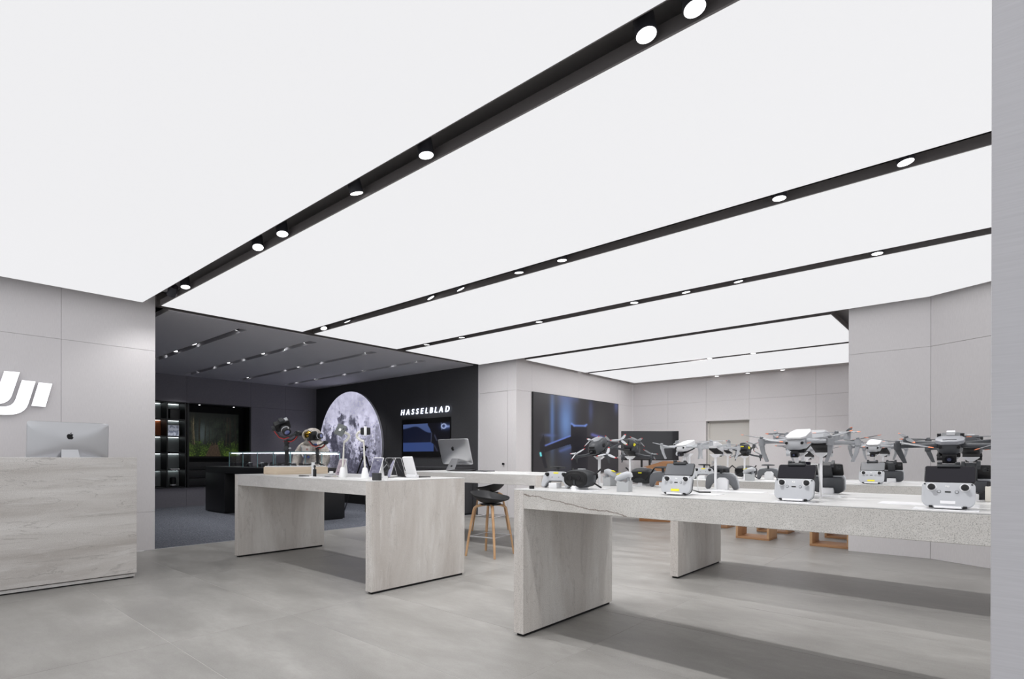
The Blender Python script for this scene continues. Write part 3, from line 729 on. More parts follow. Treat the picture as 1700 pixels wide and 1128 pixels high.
l = bpy.data.lights.new('case_light', 'AREA'); l.shape = 'RECTANGLE'; l.size = 2.3; l.size_y = .03; l.energy = 4; l.color = (.93, .97, 1)
o = bpy.data.objects.new('case_light', l); COL.objects.link(o); o.location = (-10.10, 4.60, .925 + .25); o.rotation_euler = (math.radians(35), 0, 0)
gi = 'things in the glass case'
for k in range(16):
    x = X0 + .14 + .145 * k + random.uniform(-.02, .02); y = random.uniform(-.25, .2)
    if k % 3 == 0:
        o = thing('display_lens', 'small black lens standing inside the glass case', 'lens', (-10.10 + x, 5.02 + y, .926), 0, 'lenses in the glass case')
        MB().lathe([(.03, 0), (.03, .03), (.036, .034), (.036, .08), (.03, .085)], 16).build('barrel', BLACK, o); MB().cyl((0, 0, .085), (0, 0, .088), .027).build('glass', GLOSSB, o)
    elif k % 3 == 1:
        o = thing('display_camera', 'small boxy camera standing inside the glass case', 'camera', (-10.10 + x, 5.02 + y, .926), 0, 'cameras in the glass case')
        MB().box(-.055, .055, -.03, .03, 0, .075).build('body', XGREY, o, bevel=.005); MB().cyl((0, -.03, .036), (0, -.075, .036), .028).build('lens', BLACK, o); MB().box(-.02, .02, -.02, .02, .075, .09).build('viewfinder', LGREY, o)
    else:
        o = MB().box(-.035, .035, -.025, .025, 0, .05).build('price_block', WHITEM, bevel=.003); o.location = (-10.10 + x, 5.02 + y, .926); tag(o, 'small white block inside the glass case', 'block', 'white blocks in the glass case')
# ================================================================== SEATING
def bar_stool_proto():
    r = thing('bar_stool', '', 'stool')
    nr, na = 8, 40
    top = [(0, 0, .604)]; bot = [(0, 0, .588)]
    for j in range(1, nr + 1):
        p = j / nr
        for i in range(na):
            f = 2 * PI * i / na; c_, s_ = math.cos(f), math.sin(f)
            x = .238 * p * math.copysign(abs(c_) ** .86, c_); y = .205 * p * math.copysign(abs(s_) ** .86, s_)
            z = .604 + .078 * p ** 2.2 * (.75 + .25 * abs(c_)) + .070 * p ** 3 * max(0, s_) ** 1.2 - .022 * p ** 4 * max(0, -s_)
            top.append((x, y, z)); k = 1 - p
            bot.append((x * .985, y * .985, z - .012 - .004 * k))
    N = len(top); fs = []
    q = lambda i, j: 1 + (j - 1) * na + i % na
    for i in range(na):
        fs.append((0, q(i, 1), q(i + 1, 1))); fs.append((N, N + q(i + 1, 1), N + q(i, 1)))
        for j in range(1, nr):
            fs.append((q(i, j), q(i, j + 1), q(i + 1, j + 1), q(i + 1, j))); fs.append((N + q(i, j), N + q(i + 1, j), N + q(i + 1, j + 1), N + q(i, j + 1)))
        fs.append((q(i, nr), N + q(i, nr), N + q(i + 1, nr), q(i + 1, nr)))
    MB().add(top + bot, fs).build('seat', mat('stool_shell_black', rgb(30, 31, 34), .5), r, smooth=50)
    MB().box(-.09, .09, -.09, .09, .572, .592).build('mounting_plate', BLACK, r, bevel=.004)
    for sx in (-1, 1):
        for sy in (-1, 1):
            pts = []
            for k in range(7):
                a = k / 6; pts.append((sx * (.05 + .095 * math.sin(a * PI / 2)), sy * (.04 + .085 * math.sin(a * PI / 2)), .578 - .05 * (1 - math.cos(a * PI / 2))))
            pts += [(sx * .165, sy * .152, .36), (sx * .185, sy * .175, .18), (sx * .205, sy * .195, 0)]
            MB().tube(pts, [.017] * 7 + [.0175, .016, .014], 8, flat=.75, upv=(0, 0, 1) if False else None).build('leg', OAK, r, smooth=60)
    zz = .225; a, b = .180, .169
    cs = [(-a, -b, zz), (a, -b, zz), (a, b, zz), (-a, b, zz)]
    mb = MB()
    for i in range(4): mb.tube([cs[i], cs[(i + 1) % 4]], .006, 8)
    mb.build('footrest', STEEL, r)
    return r
bs = bar_stool_proto()
gb = 'bar stools at the stone counter'
place(bs, True, (-4.345, 4.625, 0), math.radians(100), 'nearer black bar stool with oak legs, on the near side of the stone counter', gb)
place(bs, False, (-5.79, 6.17, 0), math.radians(-80), 'farther black bar stool with oak legs, behind the stone counter', gb)

def cube_proto():
    r = thing('box_stool', '', 'stool')
    MB().box(-.22, .22, -.19, .19, 0, .028).build('bottom_board', OAKX, r, bevel=.002)
    MB().box(-.22, .22, -.19, .19, .402, .43).build('seat', OAKX, r, bevel=.002)
    for s in (-1, 1): MB().box(min(s * .22, s * .192), max(s * .22, s * .192), -.19, .19, .028, .402).build('side_board', OAK, r, bevel=.002)
    return r
cb = cube_proto(); gq = 'oak box stools behind the drone tables'
for i, (x, y, l) in enumerate([(-2.48, 8.09, 'open oak box stool in the near row, left of the other one there'), (-1.62, 8.02, 'open oak box stool in the near row, cut by the bent wall'),
                               (-2.48, 9.0, 'oak box stool in the far row, behind the gap between the near ones'), (-1.55, 8.95, 'oak box stool in the far row, farthest to the right'), (-3.38, 9.05, 'oak box stool in the far row, farthest to the left, by the stone leg')]):
    place(cb, i == 0, (x if i != 1 else -1.53, y, 0), 0, l, gq)

# lectern and television near the back wall
OAKL = mat('lectern_veneer', rgb(176, 128, 90), .5)
t = NT(OAKL); v = t.mapping((1, 1, 14), (0, math.radians(-18), 0)); n1 = t.noise(v, 3, 6, .4, .6); t.l(t.mix(t.rng(n1, .3, .7, 0, 1), rgb(160, 112, 74), rgb(188, 138, 96)), t.b.inputs['Base Color'])
le = thing('lectern', 'brown wooden lectern with a slanted top in front of the television', 'lectern', (-4.45, 9.15, 0), math.radians(22))
side = [(-.34, 0), (.34, 0), (.34, 1.06), (.06, 1.06), (-.34, .935)]
MB().prism(side, -.20, -.175).build('side_panel', OAKL, le, bevel=.002); MB().prism(side, .175, .20).build('side_panel', OAKL, le, bevel=.002)
MB().box(-.34, -.315, -.175, .175, 0, .93).build('front_panel', OAKL, le); MB().box(.315, .34, -.175, .175, 0, 1.05).build('back_panel', OAKL, le)
MB().prism([(-.335, .90), (.06, 1.03), (.335, 1.03), (.335, 1.05), (.06, 1.05), (-.335, .922)], -.174, .174).build('top_board', OAKL, le)
tvp = Vector((-5.58, 10.98, 0))
tv = thing('television', 'switched-off black television on a floor stand in front of the back wall', 'television', tuple(tvp), math.radians(36.2))
MB().box(-.61, .61, -.02, .02, 1.066, 1.70).build('bezel', SCB, tv, bevel=.003)
MB().box(-.597, .597, -.022, -.018, 1.085, 1.688).build('screen', GLOSSB, tv)
for x in (-.17, .0): MB().box(x - .02, x + .02, .0, .03, .05, 1.10).build('post', BLACK, tv)
MB().box(-.35, .25, -.22, .26, 0, .035).build('base', BLACK, tv, bevel=.006); MB().box(-.25, .1, .02, .05, 1.2, 1.5).build('mount', BLACK, tv)

# ================================================================== COMPUTERS
def computer(label, loc, rz, w, hz, tilt, group=None):
    """all-in-one computer, local front of the viewer is its BACK (-Y)"""
    r = thing('desktop_computer', label, 'computer', loc, rz)
    H = w * .60; zb = hz - H * math.cos(math.radians(tilt))
    Mx = T(0, 0, zb) @ R(tilt, 'X')
    def sec(y, k, kk): return (y, 0, H / 2, w / 2 * k, H / 2 * kk, 14)
    scr = MB().loft([(.004, 0, H / 2, w / 2, H / 2, 22), (-.004, 0, H / 2, w / 2, H / 2, 22), (-.010, 0, H / 2, w / 2 * .985, H / 2 * .98, 18), (-.020, 0, H / 2, w / 2 * .80, H / 2 * .78, 8), (-.030, 0, H / 2, w / 2 * .55, H / 2 * .55, 4), (-.036, 0, H / 2, w / 2 * .25, H / 2 * .28, 2.5), (-.038, 0, H / 2, .01, .01, 2)], 64, Mx)
    sh_ = scr.build('display_shell', SILVER, r, smooth=40)
    MB().box(-w / 2 + .006, w / 2 - .006, .004, .006, .07, H - .006, Mx).build('screen', GLOSSB, r)
    s = w * .095; lz = H * .64
    ap = MB(); Ml = Mx @ T(0, -.0375, lz)
    ap.prism([(x * s, z * s) for x, z in APPLE], -.003, .008, Ml).prism([(x * s, z * s) for x, z in LEAF], -.003, .008, Ml)
    ap.build('fruit_emblem', BLACKM, r, smooth=0)
    hz_ = zb + H * .26
    nw = w * .14
    nk = MB().add([(-nw, -.16, .004), (nw, -.16, .004), (nw * .72, -.038, hz_ + .02), (-nw * .72, -.038, hz_ + .02), (-nw, -.153, .010), (nw, -.153, .010), (nw * .72, -.030, hz_ + .02), (-nw * .72, -.030, hz_ + .02)],
             [(0, 1, 2, 3), (7, 6, 5, 4), (0, 4, 5, 1), (1, 5, 6, 2), (2, 6, 7, 3), (3, 7, 4, 0)]).build('stand_neck', SILVER, r)
    MB().cyl((0, -.132, hz_ * .32), (0, -.118, hz_ * .32 + .006), .016).build('cable_hole', XGREY, nk)
    MB().box(-nw, nw, -.16, .03, 0, .005).build('stand_foot', SILVER, r, bevel=.002)
    return r
computer('large silver all-in-one computer seen from behind on the reception desk', (-6.62, 1.20, .925), math.radians(90), .615, .52, 4)
computer('silver all-in-one computer with a fruit emblem on the counter by the stools', (-6.0, 5.68, .922), 0, .65, .47, 16)

def at(px, y):
    """x on the row y seen along the column px of the 1700 px frame"""
    a = (px - 850) / FOC; rx, ry = FW.x + RT.x * a, FW.y + RT.y * a
    return rx * y / ry
o = MB().add([(-.2, -.09, 0), (.2, -.09, 0), (.2, .09, 0), (-.2, .09, 0), (-.2, -.09, .008), (.2, -.09, .008), (.2, .09, .028), (-.2, .09, .028)], [(0, 3, 2, 1), (4, 5, 6, 7), (0, 1, 5, 4), (1, 2, 6, 5), (2, 3, 7, 6), (3, 0, 4, 7)]).build('keyboard', BLACK, bevel=.002)
o.location = (-5.68, 5.45, .922); tag(o, 'dark low keyboard lying in front of the counter computer', 'keyboard')
o = MB().box(-.16, .16, -.11, .11, 0, .012).build('laptop', XGREY, bevel=.003); o.location = (-5.45, 5.62, .922); tag(o, 'closed dark laptop beside the counter computer', 'laptop')
for i, (x, y, w, l) in enumerate([(-5.2, 5.1, .5, 'thin white sheet lying near the left of the stone counter'), (-4.5, 5.15, .46, 'thin white sheet lying near the right end of the stone counter')]):
    o = MB().box(-w / 2, w / 2, -.12, .12, 0, .006).build('paper_tray', WHITE, bevel=.001); o.location = (x, y, .922); tag(o, l, 'tray', 'white trays on the stone counter')

# ================================================================== TABLE 1: gimbals and phones
pl = thing('display_plinth', 'pale birch box plinth with a white top on the nearer stone table', 'plinth', (-6.075, 3.19, .925))
MB().box(-.155, .155, -.31, .31, 0, .082).build('box_body', CREAM, pl, bevel=.0015); MB().box(-.145, .145, -.30, .30, .082, .092).build('top_sheet', WHITE, pl)
PZ = 1.017
def tripod_feet(r, R_, m):
    for k in range(3):
        a = math.radians(90 + 120 * k); MB().tube([(0, 0, .035), (math.cos(a) * R_ * .3, math.sin(a) * R_ * .3, .03), (math.cos(a) * R_, math.sin(a) * R_, .006)], [.008, .007, .005], 8).build('tripod_leg', m, r)
def gimbal(label, loc, rz, s, aim, big=True):
    r = thing('camera_gimbal', label, 'gimbal', loc, rz, 'camera gimbals on the birch plinth')
    tripod_feet(r, .15 * s, BLACK)
    MB().lathe([(.013 * s, .02), (.019 * s, .06), (.019 * s, .15 * s), (.022 * s, .155 * s), (.022 * s, .21 * s), (.016 * s, .225 * s)], 16).build('handle', BLACK, r)
    MB().box(-.02 * s, .02 * s, -.03 * s, -.015 * s, .16 * s, .20 * s).build('control_panel', XGREY, r, bevel=.003)
    MB().cyl((.02 * s, 0, .18 * s), (.042 * s, 0, .18 * s), .008 * s).build('focus_wheel', LGREY, r)
    MB().cyl((0, 0, .225 * s), (0, 0, .262 * s), .026 * s).build('pan_motor', BLACK, r)
    a1 = MB().tube([(0, 0, .262 * s), (.05 * s, .0, .258 * s), (.085 * s, .01, .28 * s), (.115 * s, .01, .325 * s)], .013 * s, 8).build('lower_arm', XGREY, r)
    MB().tube([(-.03 * s, -.014 * s, .252 * s), (.05 * s, -.014 * s, .247 * s), (.088 * s, -.008 * s, .272 * s), (.118 * s, -.006 * s, .318 * s)], .0036 * s, 6).build('red_line', RED, a1)
    MB().cyl((.115 * s, -.03 * s, .33 * s), (.115 * s, .045 * s, .335 * s), .027 * s).build('roll_motor', BLACK, r)
    a2 = MB().tube([(.11 * s, -.03 * s, .335 * s), (.06 * s, -.05 * s, .30 * s), (.0, -.05 * s, .285 * s), (-.05 * s, -.05 * s, .30 * s), (-.115 * s, -.04 * s, .37 * s)], .012 * s, 8).build('upper_arm', XGREY, r)
    MB().tube([(.05 * s, -.064 * s, .290 * s), (.0, -.064 * s, .273 * s), (-.05 * s, -.064 * s, .288 * s), (-.105 * s, -.054 * s, .352 * s)], .0034 * s, 6).build('red_line', RED, a2)
    MB().cyl((-.135 * s, -.04 * s, .375 * s), (-.085 * s, -.02 * s, .385 * s), .026 * s).build('tilt_motor', XGREY, r)
    # camera
    c = thing('mounted_camera', 'black camera held in the ' + label.split(' with ')[0], 'camera', loc, rz, 'cameras on the gimbals')
    MB_ = T(-.045 * s, -.01 * s, .42 * s) @ aim
    MB().box(-.075 * s, .075 * s, -.03 * s, .03 * s, -.055 * s, .045 * s, MB_).build('body', BLACK, c, bevel=.008 * s)
    MB().prism([(-.03 * s, .045 * s), (.03 * s, .045 * s), (.018 * s, .075 * s), (-.018 * s, .075 * s)], -.035 * s, .02 * s, MB_).build('viewfinder_hump', XGREY, c, bevel=.003)
    l_ = MB().cyl((0, -.03 * s, -.005), (0, -.06 * s, -.005), .036 * s, .040 * s, 20, MB_).cyl((0, -.06 * s, -.005), (0, -.13 * s, -.005), .042 * s, .042 * s, 20, MB_).build('lens', BLACK, c)
    MB().cyl((0, -.085 * s, -.005), (0, -.095 * s, -.005), .0435 * s, n=20, M=MB_).build('lens_ring', LGREY, l_)
    MB().cyl((0, -.1305 * s, -.005), (0, -.132 * s, -.005), .026 * s, n=20, M=MB_).build('front_glass', mat('lens_coating_glint', rgb(96, 106, 160), .1, spec=.8, coat=1), l_)  # blue glint on the front glass painted as its base colour
    MB().box(.035 * s, .065 * s, -.02 * s, .02 * s, .045 * s, .058 * s, MB_).build('grip_dial', LGREY, c)
    return r
y = 3.08; gimbal('tall black gimbal with a big tilted camera, on the left of the birch plinth', (at(476, y), y, PZ), math.radians(40), 1.12, R(50, 'Z') @ R(36, 'X') @ R(-28, 'Y'))
y = 3.40; gimbal('shorter black gimbal with red arms, on the right of the birch plinth, before the spacesuit', (at(527, y), y, PZ), math.radians(40), .82, R(68, 'Z') @ R(-6, 'X'))
y = 2.84
o = thing('pocket_camera', 'slim black pocket camera standing before the birch plinth', 'camera', (at(522.5, y), y, .925))
MB().box(-.014, .014, -.012, .012, 0, .075).build('handle', BLACK, o, bevel=.003); MB().cyl((0, 0, .075), (0, 0, .088), .007).build('neck', BLACK, o)
MB().ell((0, -.002, .102), (.013, .013, .014), 12, 8).build('camera_head', BLACK, o); MB().cyl((0, -.012, .102), (0, -.018, .102), .007).build('lens', LGREY, o)
o = MB().prism([(-.03, 0), (.03, 0), (.03, .14), (-.03, .14)], 0, .004).build('info_card', WHITE, bevel=.001); o.location = (at(519.5, y + .08), y + .08, .925); tag(o, 'upright white card behind the slim pocket camera', 'card')
o = MB().box(-.07, .07, -.018, .018, 0, .010).box(-.10, -.07, -.005, .005, 0, .006).build('charging_grip', BLACK, bevel=.002); o.location = (at(508, 2.82), 2.80, .925); tag(o, 'black handle lying flat before the birch plinth', 'accessory')

def pr_print(a, b):
    def f(u, v):
        n = noise.fractal(Vector((u * 3, v * 5, 2)), 1, 2, 4); c = lerp(a, b, min(1, max(0, .5 + n)))
        if abs(u - .5) < .09 and abs(v - .88) < .025: c = (245, 245, 250)
        if blob(u, v, .35, .22, .15, .10) > .4 and n > -.1: c = lerp(c, (84, 80, 104), .7)
        return c
    return f
def easel(label, x, y, rz, a, b, group, face=True, acrylic=False, dx=.085, h=.185):
    r = thing('phone_easel', label, 'display stand', (x, y, .925), rz, group)
    M = T(0, -.03, .0) @ R(-22, 'X')
    if acrylic:
        mb = MB()
        fr = rrect(dx + .01, h, .012); 
        MB().prism(fr, 0, .005, M @ T(0, 0, h / 2 + .004)).build('acrylic_plate', ACRYL, r, bevel=.001)
        pts = [tuple(M @ Vector((p[0], .0025, p[1] + h / 2 + .004))) for p in fr]; MB().tube(pts + pts[:1], .0022, 6).build('bright_edge', WHITE, r)
        MB().box(-.05, .05, -.04, .07, 0, .004).build('base', ACRYL, r)
    else:
        if face: MB().prism([(-.034, 0), (.060, 0), (.037, h * .86)], -dx / 2 + .01, dx / 2 - .01, plane='YZ').build('wedge', WHITE, r, bevel=.002, smooth=0)
        else: MB().box(-dx / 2, dx / 2, -.05, .0, 0, .030).build('base_block', WHITEM, r, bevel=.002)
        MB().prism(rrect(dx, h, .006), -.010, -.002 if face else .012, M @ T(0, 0, h / 2 + .004)).build('phone_dummy', WHITE, r, bevel=.002)
        if face: picture('print', pr_print(a, b), 24, 48, lambda u, v: tuple(M @ Vector((dx * .92 * (u - .5), -.0108, .008 + (h - .012) * v))), r, .55)
    return r
ge = 'phone display stands on the nearer stone table'
easel('leaning phone stand with a pinkish picture beside the birch plinth', at(566, 3.12), 3.12, math.radians(12), (222, 204, 214), (186, 170, 184), ge, dx=.10)
easel('leaning phone stand with a lilac picture in the middle of the nearer stone table', at(624, 3.06), 3.06, math.radians(12), (170, 170, 196), (116, 114, 146), ge, dx=.125, h=.20)
easel('clear acrylic stand holding a small action camera, right of the lilac picture', at(643, 3.22), 3.22, math.radians(12), 0, 0, ge, acrylic=True, dx=.11, h=.2)
easel('clear acrylic stand leaning left, next to the white stand back', at(664, 3.42), 3.42, math.radians(192), 0, 0, ge, acrylic=True, dx=.10, h=.2)
easel('plain white back of a leaning phone stand, last on the right of the nearer table', at(682, 3.30), 3.30, math.radians(192), 0, 0, ge, face=False, dx=.11, h=.21)
M = T(at(636, 3.03), 3.02, 1.045) @ R(35, 'Y')
o = thing('action_camera', 'small black action camera mounted on the clear acrylic stand', 'camera', (at(641, 3.13), 3.13, 1.03)); o.rotation_euler = (0, math.radians(-38), 0)
MB().box(-.035, .035, -.014, .014, .004, .042).build('upper_module', BLACK, o, bevel=.004); MB().box(-.035, .035, -.014, .014, -.040, .0).build('lower_module', BLACK, o, bevel=.004)
MB().cyl((.016, -.014, .024), (.016, -.022, .024), .012).build('lens', XGREY, o); MB().box(-.036, .036, -.0155, -.013, -.001, .005).build('silver_line', LGREY, o)
o = MB().box(-.042, .042, -.02, .02, 0, .062).build('charging_case', XGREY, bevel=.005); o.location = (-3.90, 2.76, .925); tag(o, 'small dark charging case near the front corner of the nearer stone table', 'case')
o = MB().box(-.03, .03, -.002, .002, 0, .035).build('price_card', WHITE); o.location = (at(640, 2.85), 2.85, .925); tag(o, 'tiny white card behind the dark charging case', 'card')
o = MB().box(-.12, .12, -.09, .09, 0, .008).build('tablet', BLACK, bevel=.002); o.location = (at(690, 3.45), 3.45, .925); tag(o, 'flat black tablet lying behind the white stand back', 'tablet')
o = MB().box(-.06, .06, -.04, .04, 0, .02).build('acrylic_tray', ACRYL, bevel=.002); o.location = (at(553, 3.0), 2.98, .925); tag(o, 'small clear tray beside the pinkish phone stand', 'tray')
o = MB().box(-.02, .02, -.012, .012, 0, .032).build('ear_piece_case', WHITE, bevel=.004); o.location = (at(553, 3.0), 2.98, .946); tag(o, 'tiny white case standing in the clear tray', 'case')
for px, y, l in ((596, 2.9, 'thin white plate under the second phone gimbal'), (668, 3.1, 'thin white plate before the clear stand leaning left'), (515, 2.75, 'thin white plate under the slim pocket camera')):
    o = MB().box(-.12, .12, -.06, .06, 0, .004).build('base_plate', WHITE, bevel=.001); o.location = (at(px, y), y, .925); tag(o, l, 'plate', 'white plates on the nearer stone table')
CABW = mat('white_cable', rgb(225, 225, 225), .5)
pts = [(at(688 + 22 * math.sin(k / 8), 3.55) + .0, 3.5 + .05 * math.cos(k * .45), .929) for k in range(12)]
o = MB().tube(pts, .003, 6).build('charging_cable', CABW); tag(o, 'thin white cable looping over the flat black tablet', 'cable')

def phone_gimbal(label, px, y, phone_m, flip, z0=.925):
    x = at(px, y); r = thing('phone_gimbal', label, 'gimbal', (x, y, z0), math.radians(40), 'white phone gimbals on the nearer stone table')
    IV = mat('ivory_plastic', rgb(214, 212, 206), .45)
    MB().lathe([(.036, 0), (.034, .03), (.022, .09), (.016, .10)], 20).build('stand_cone', WHITE, r)
    MB().tube([(0, 0, .10), (.0 + .006 * flip, 0, .20), (.012 * flip, 0, .345)], [.010, .008, .007], 12).build('rod', IV, r)
    if flip > 0:
        arm = [(.012, 0, .34), (.030, 0, .352), (.052, 0, .375), (.062, 0, .40), (.058, -.01, .415), (.03, -.02, .43)]
        Mp = T(-.012, -.035, .455) @ R(-14, 'Z') @ R(20, 'Y') @ R(-16, 'X')
    else:
        arm = [(-.012, 0, .34), (-.035, 0, .345), (-.07, 0, .37), (-.078, 0, .40), (-.05, -.01, .425), (-.01, -.02, .43)]
        Mp = T(.015, -.04, .43) @ R(4, 'Z')
    MB().tube(arm, [.011, .013, .013, .012, .013, .012], 10).build('arm', IV, r)
    MB().cyl(arm[-1], (arm[-1][0], arm[-1][1] - .02, arm[-1][2]), .016).build('motor', IV, r)
    ph = thing('mounted_phone', 'phone clipped to the ' + label, 'phone', (x, y, z0), math.radians(40), 'phones on the white gimbals')
    MB().prism(rrect(.094, .112, .009) if flip > 0 else rrect(.088, .066, .010), -.004, .004, Mp).build('phone_body', phone_m, ph, bevel=.001)
    cl = .012 if flip > 0 else .042; MB().box(-.012, .012, -.010, .008, -cl, cl, Mp).build('clamp', WHITE, r, bevel=.002)
    MB().cyl((.03, -.0045, .02), (.03, -.006, .02), .006, M=Mp).build('camera_eye', GLOSSB, ph)
    return r
phone_gimbal('white phone gimbal with a tilted grey phone, nearer the birch plinth', 569, 2.95, mat('phone_grey_back', rgb(92, 96, 96), .5), 1)
phone_gimbal('white phone gimbal with a level black phone, before the moon', 606, 2.92, BLACK, -1)

# ================================================================== DARK ROOM FIGURE AND TRIPOD
def spacesuit():
    SU = mat('suit_fabric', rgb(196, 188, 180), .8); t = NT(SU); n1 = t.noise(t.mapping((1, 1, 1)), 18, 4, 1.5); t.l(t.mix(t.rng(n1, .35, .65, 0, 1), rgb(176, 168, 160), rgb(212, 205, 198)), t.b.inputs['Base Color'])
    bp = t.n('Bump'); bp.inputs['Strength'].default_value = .5; bp.inputs['Distance'].default_value = .03; t.l(n1, bp.inputs['Height']); t.l(bp.outputs['Normal'], t.b.inputs['Normal'])
    r = thing('spacesuit_figure', 'cream spacesuit figure with a gold visor standing before the moon picture', 'mannequin', (at(519, 6.08), 6.08, 0), math.radians(24))
    V = [(0, 0, .95), (0, 0, 1.10), (0, 0, 1.28), (0, 0, 1.42), (0, .0, 1.50),
         (-.19, 0, 1.38), (-.31, -.02, 1.24), (-.37, -.04, 1.05), (-.33, -.14, .90), (-.29, -.22, .84),
         (.19, 0, 1.38), (.31, -.02, 1.24), (.37, -.04, 1.05), (.33, -.14, .90), (.29, -.22, .84),
         (-.12, 0, .82), (-.13, 0, .50), (-.14, .01, .14), (-.14, -.05, .06), (-.14, -.17, .05),
         (.12, 0, .82), (.13, 0, .50), (.14, .01, .14), (.14, -.05, .06), (.14, -.17, .05)]
    Ed = [(0, 1), (1, 2), (2, 3), (3, 4), (3, 5), (5, 6), (6, 7), (7, 8), (8, 9), (3, 10), (10, 11), (11, 12), (12, 13), (13, 14), (0, 15), (15, 16), (16, 17), (17, 18), (18, 19), (0, 20), (20, 21), (21, 22), (22, 23), (23, 24)]
    Rr = [(.19, .15), (.18, .15), (.20, .16), (.17, .14), (.13, .13), (.12, .12), (.115, .115), (.10, .10), (.085, .085), (.06, .06), (.12, .12), (.115, .115), (.10, .10), (.085, .085), (.06, .06), (.13, .13), (.11, .11), (.09, .09), (.08, .07), (.06, .05), (.13, .13), (.11, .11), (.09, .09), (.08, .07), (.06, .05)]
    me = bpy.data.meshes.new('suit'); me.from_pydata(V, Ed, []); o = bpy.data.objects.new('suit', me); COL.objects.link(o)
    md = o.modifiers.new('Skin', 'SKIN')
    for i, q in enumerate(Rr): me.skin_vertices[0].data[i].radius = q
    me.skin_vertices[0].data[0].use_root = True
    md2 = o.modifiers.new('Sub', 'SUBSURF'); md2.levels = md2.render_levels = 2
    bpy.context.view_layer.update(); dg = bpy.context.evaluated_depsgraph_get(); m2 = bpy.data.meshes.new_from_object(o.evaluated_get(dg)); bpy.data.objects.remove(o)
    m2.materials.clear(); m2.materials.append(SU); m2.shade_smooth(); o = bpy.data.objects.new('suit', m2); COL.objects.link(o); o.parent = r
    hm = MB().loft([(1.42, 0, 0, .15, .14, 2), (1.48, 0, 0, .172, .165, 2), (1.54, 0, 0, .182, .178, 2), (1.60, 0, 0, .180, .178, 2), (1.65, 0, .005, .162, .165, 2), (1.69, 0, .01, .130, .135, 2), (1.72, 0, .01, .085, .09, 2), (1.735, 0, .01, .04, .045, 2), (1.738, 0, .01, .005, .005, 2)], 28, axis='Z').build('helmet', SU, r, smooth=60)
    GOLD = mat('gold_visor', rgb(180, 140, 50), .12, metal=.9, spec=.8)
    MB().ell((0, -.085, 1.58), (.120, .120, .105), 24, 14).build('visor', GOLD, r, smooth=60)
    MB().tube([(.135 * math.cos(a), -.13 - .02 * math.cos(a * 2), 1.58 + .115 * math.sin(a)) for a in [2 * PI * k / 24 for k in range(25)]], .014, 8).build('visor_rim', mat('visor_rim_pale', rgb(206, 200, 188), .5), r)
    MB().loft([(1.40, 0, 0, .19, .17, 2.4), (1.44, 0, 0, .18, .165, 2.4), (1.47, 0, 0, .155, .15, 2.2)], 24, axis='Z').build('neck_ring', mat('neck_ring_grey', rgb(150, 146, 142), .5), r, smooth=60)
    MB().box(-.10, .10, -.215, -.13, 1.16, 1.34).build('chest_pack', mat('chest_pack_pale', rgb(206, 200, 196), .6), r, bevel=.012)
    BL = mat('blue_patch', rgb(52, 78, 160), .6)
    MB().cyl((-.045, -.215, 1.12), (-.045, -.185, 1.12), .024).build('hose_port', BL, r); MB().cyl((.05, -.215, 1.12), (.05, -.185, 1.12), .022).build('hose_port', BL, r)
    MB().box(-.16, -.12, -.17, -.14, 1.27, 1.31).build('mission_patch', BL, r); MB().box(.13, .19, -.14, -.11, 1.36, 1.40).build('shoulder_flag', BL, r)
    MB().box(.0, .05, -.217, -.214, 1.26, 1.30).build('red_label', mat('label_pinkish', rgb(178, 140, 134), .6), r)
    MB().tube([(-.20, -.12, 1.36), (-.13, -.18, 1.30), (-.12, -.20, 1.18), (-.05, -.23, 1.12)], .014, 8).build('hose', MGREY, r)
    MB().box(-.16, .16, .12, .27, 1.0, 1.46).build('life_pack', SU, r, bevel=.03)
    for s in (-1, 1):
        MB().lathe([(.063, -.02), (.063, .02)], 16, T(s * .292, -.205, .855) @ R(60, 'X')).build('wrist_ring', RED if s < 0 else BL, r)
        g = MB().ell((s * .285, -.265, .80), (.05, .055, .05), 12, 8).build('glove_palm', LGREY, r, smooth=60)
        for f in range(4): MB().tube([(s * (.25 + .022 * f), -.29, .79), (s * (.25 + .022 * f), -.335, .775 - .004 * f), (s * (.25 + .022 * f), -.35, .745)], [.013, .012, .010], 8).build('finger', LGREY, g)
        MB().tube([(s * .25, -.25, .80), (s * .225, -.285, .785), (s * .228, -.31, .77)], [.015, .013, .011], 8).build('thumb', LGREY, g)
    return r
spacesuit()
l = bpy.data.lights.new('figure_spot', 'SPOT'); l.energy = 30; l.spot_size = math.radians(40); l.spot_blend = .8; l.shadow_soft_size = .05
o = bpy.data.objects.new('figure_spot', l); COL.objects.link(o); o.location = (-9.06, 4.5, 2.95); d = Vector((at(519, 6.08), 6.08, 1.4)) - Vector(o.location); o.rotation_euler = d.to_track_quat('-Z', 'Y').to_euler()

tr = thing('camera_tripod', 'black tripod standing on the carpet before the moon picture', 'tripod', (-9.93, 6.72, 0))
for k, (x, y) in enumerate(((-.33, -.27), (.36, -.22), (.02, .42))):
    MB().tube([(x, y, 0), (x * .5, y * .5, .62), (x * .10, y * .10, 1.10)], [.010, .014, .018], 8).build('leg', BLACK, tr)
MB().cyl((0, 0, .95), (0, 0, 1.24), .014).build('centre_column', BLACK, tr); MB().lathe([(.05, 1.08), (.055, 1.12), (.03, 1.15)], 12).build('shoulder', BLACK, tr)
MB().ell((0, 0, 1.28), (.035, .035, .04), 12, 8).build('ball_head', BLACK, tr); MB().box(-.06, .06, -.04, .04, 1.315, 1.335).build('quick_plate', XGREY, tr)
MB().cyl((0, 0, 1.26), (-.09, -.05, 1.24), .010).build('clamp_knob', BLACK, tr); MB().box(-.015, .015, -.02, .02, 1.335, 1.36).build('mount_screw', BLACK, tr)
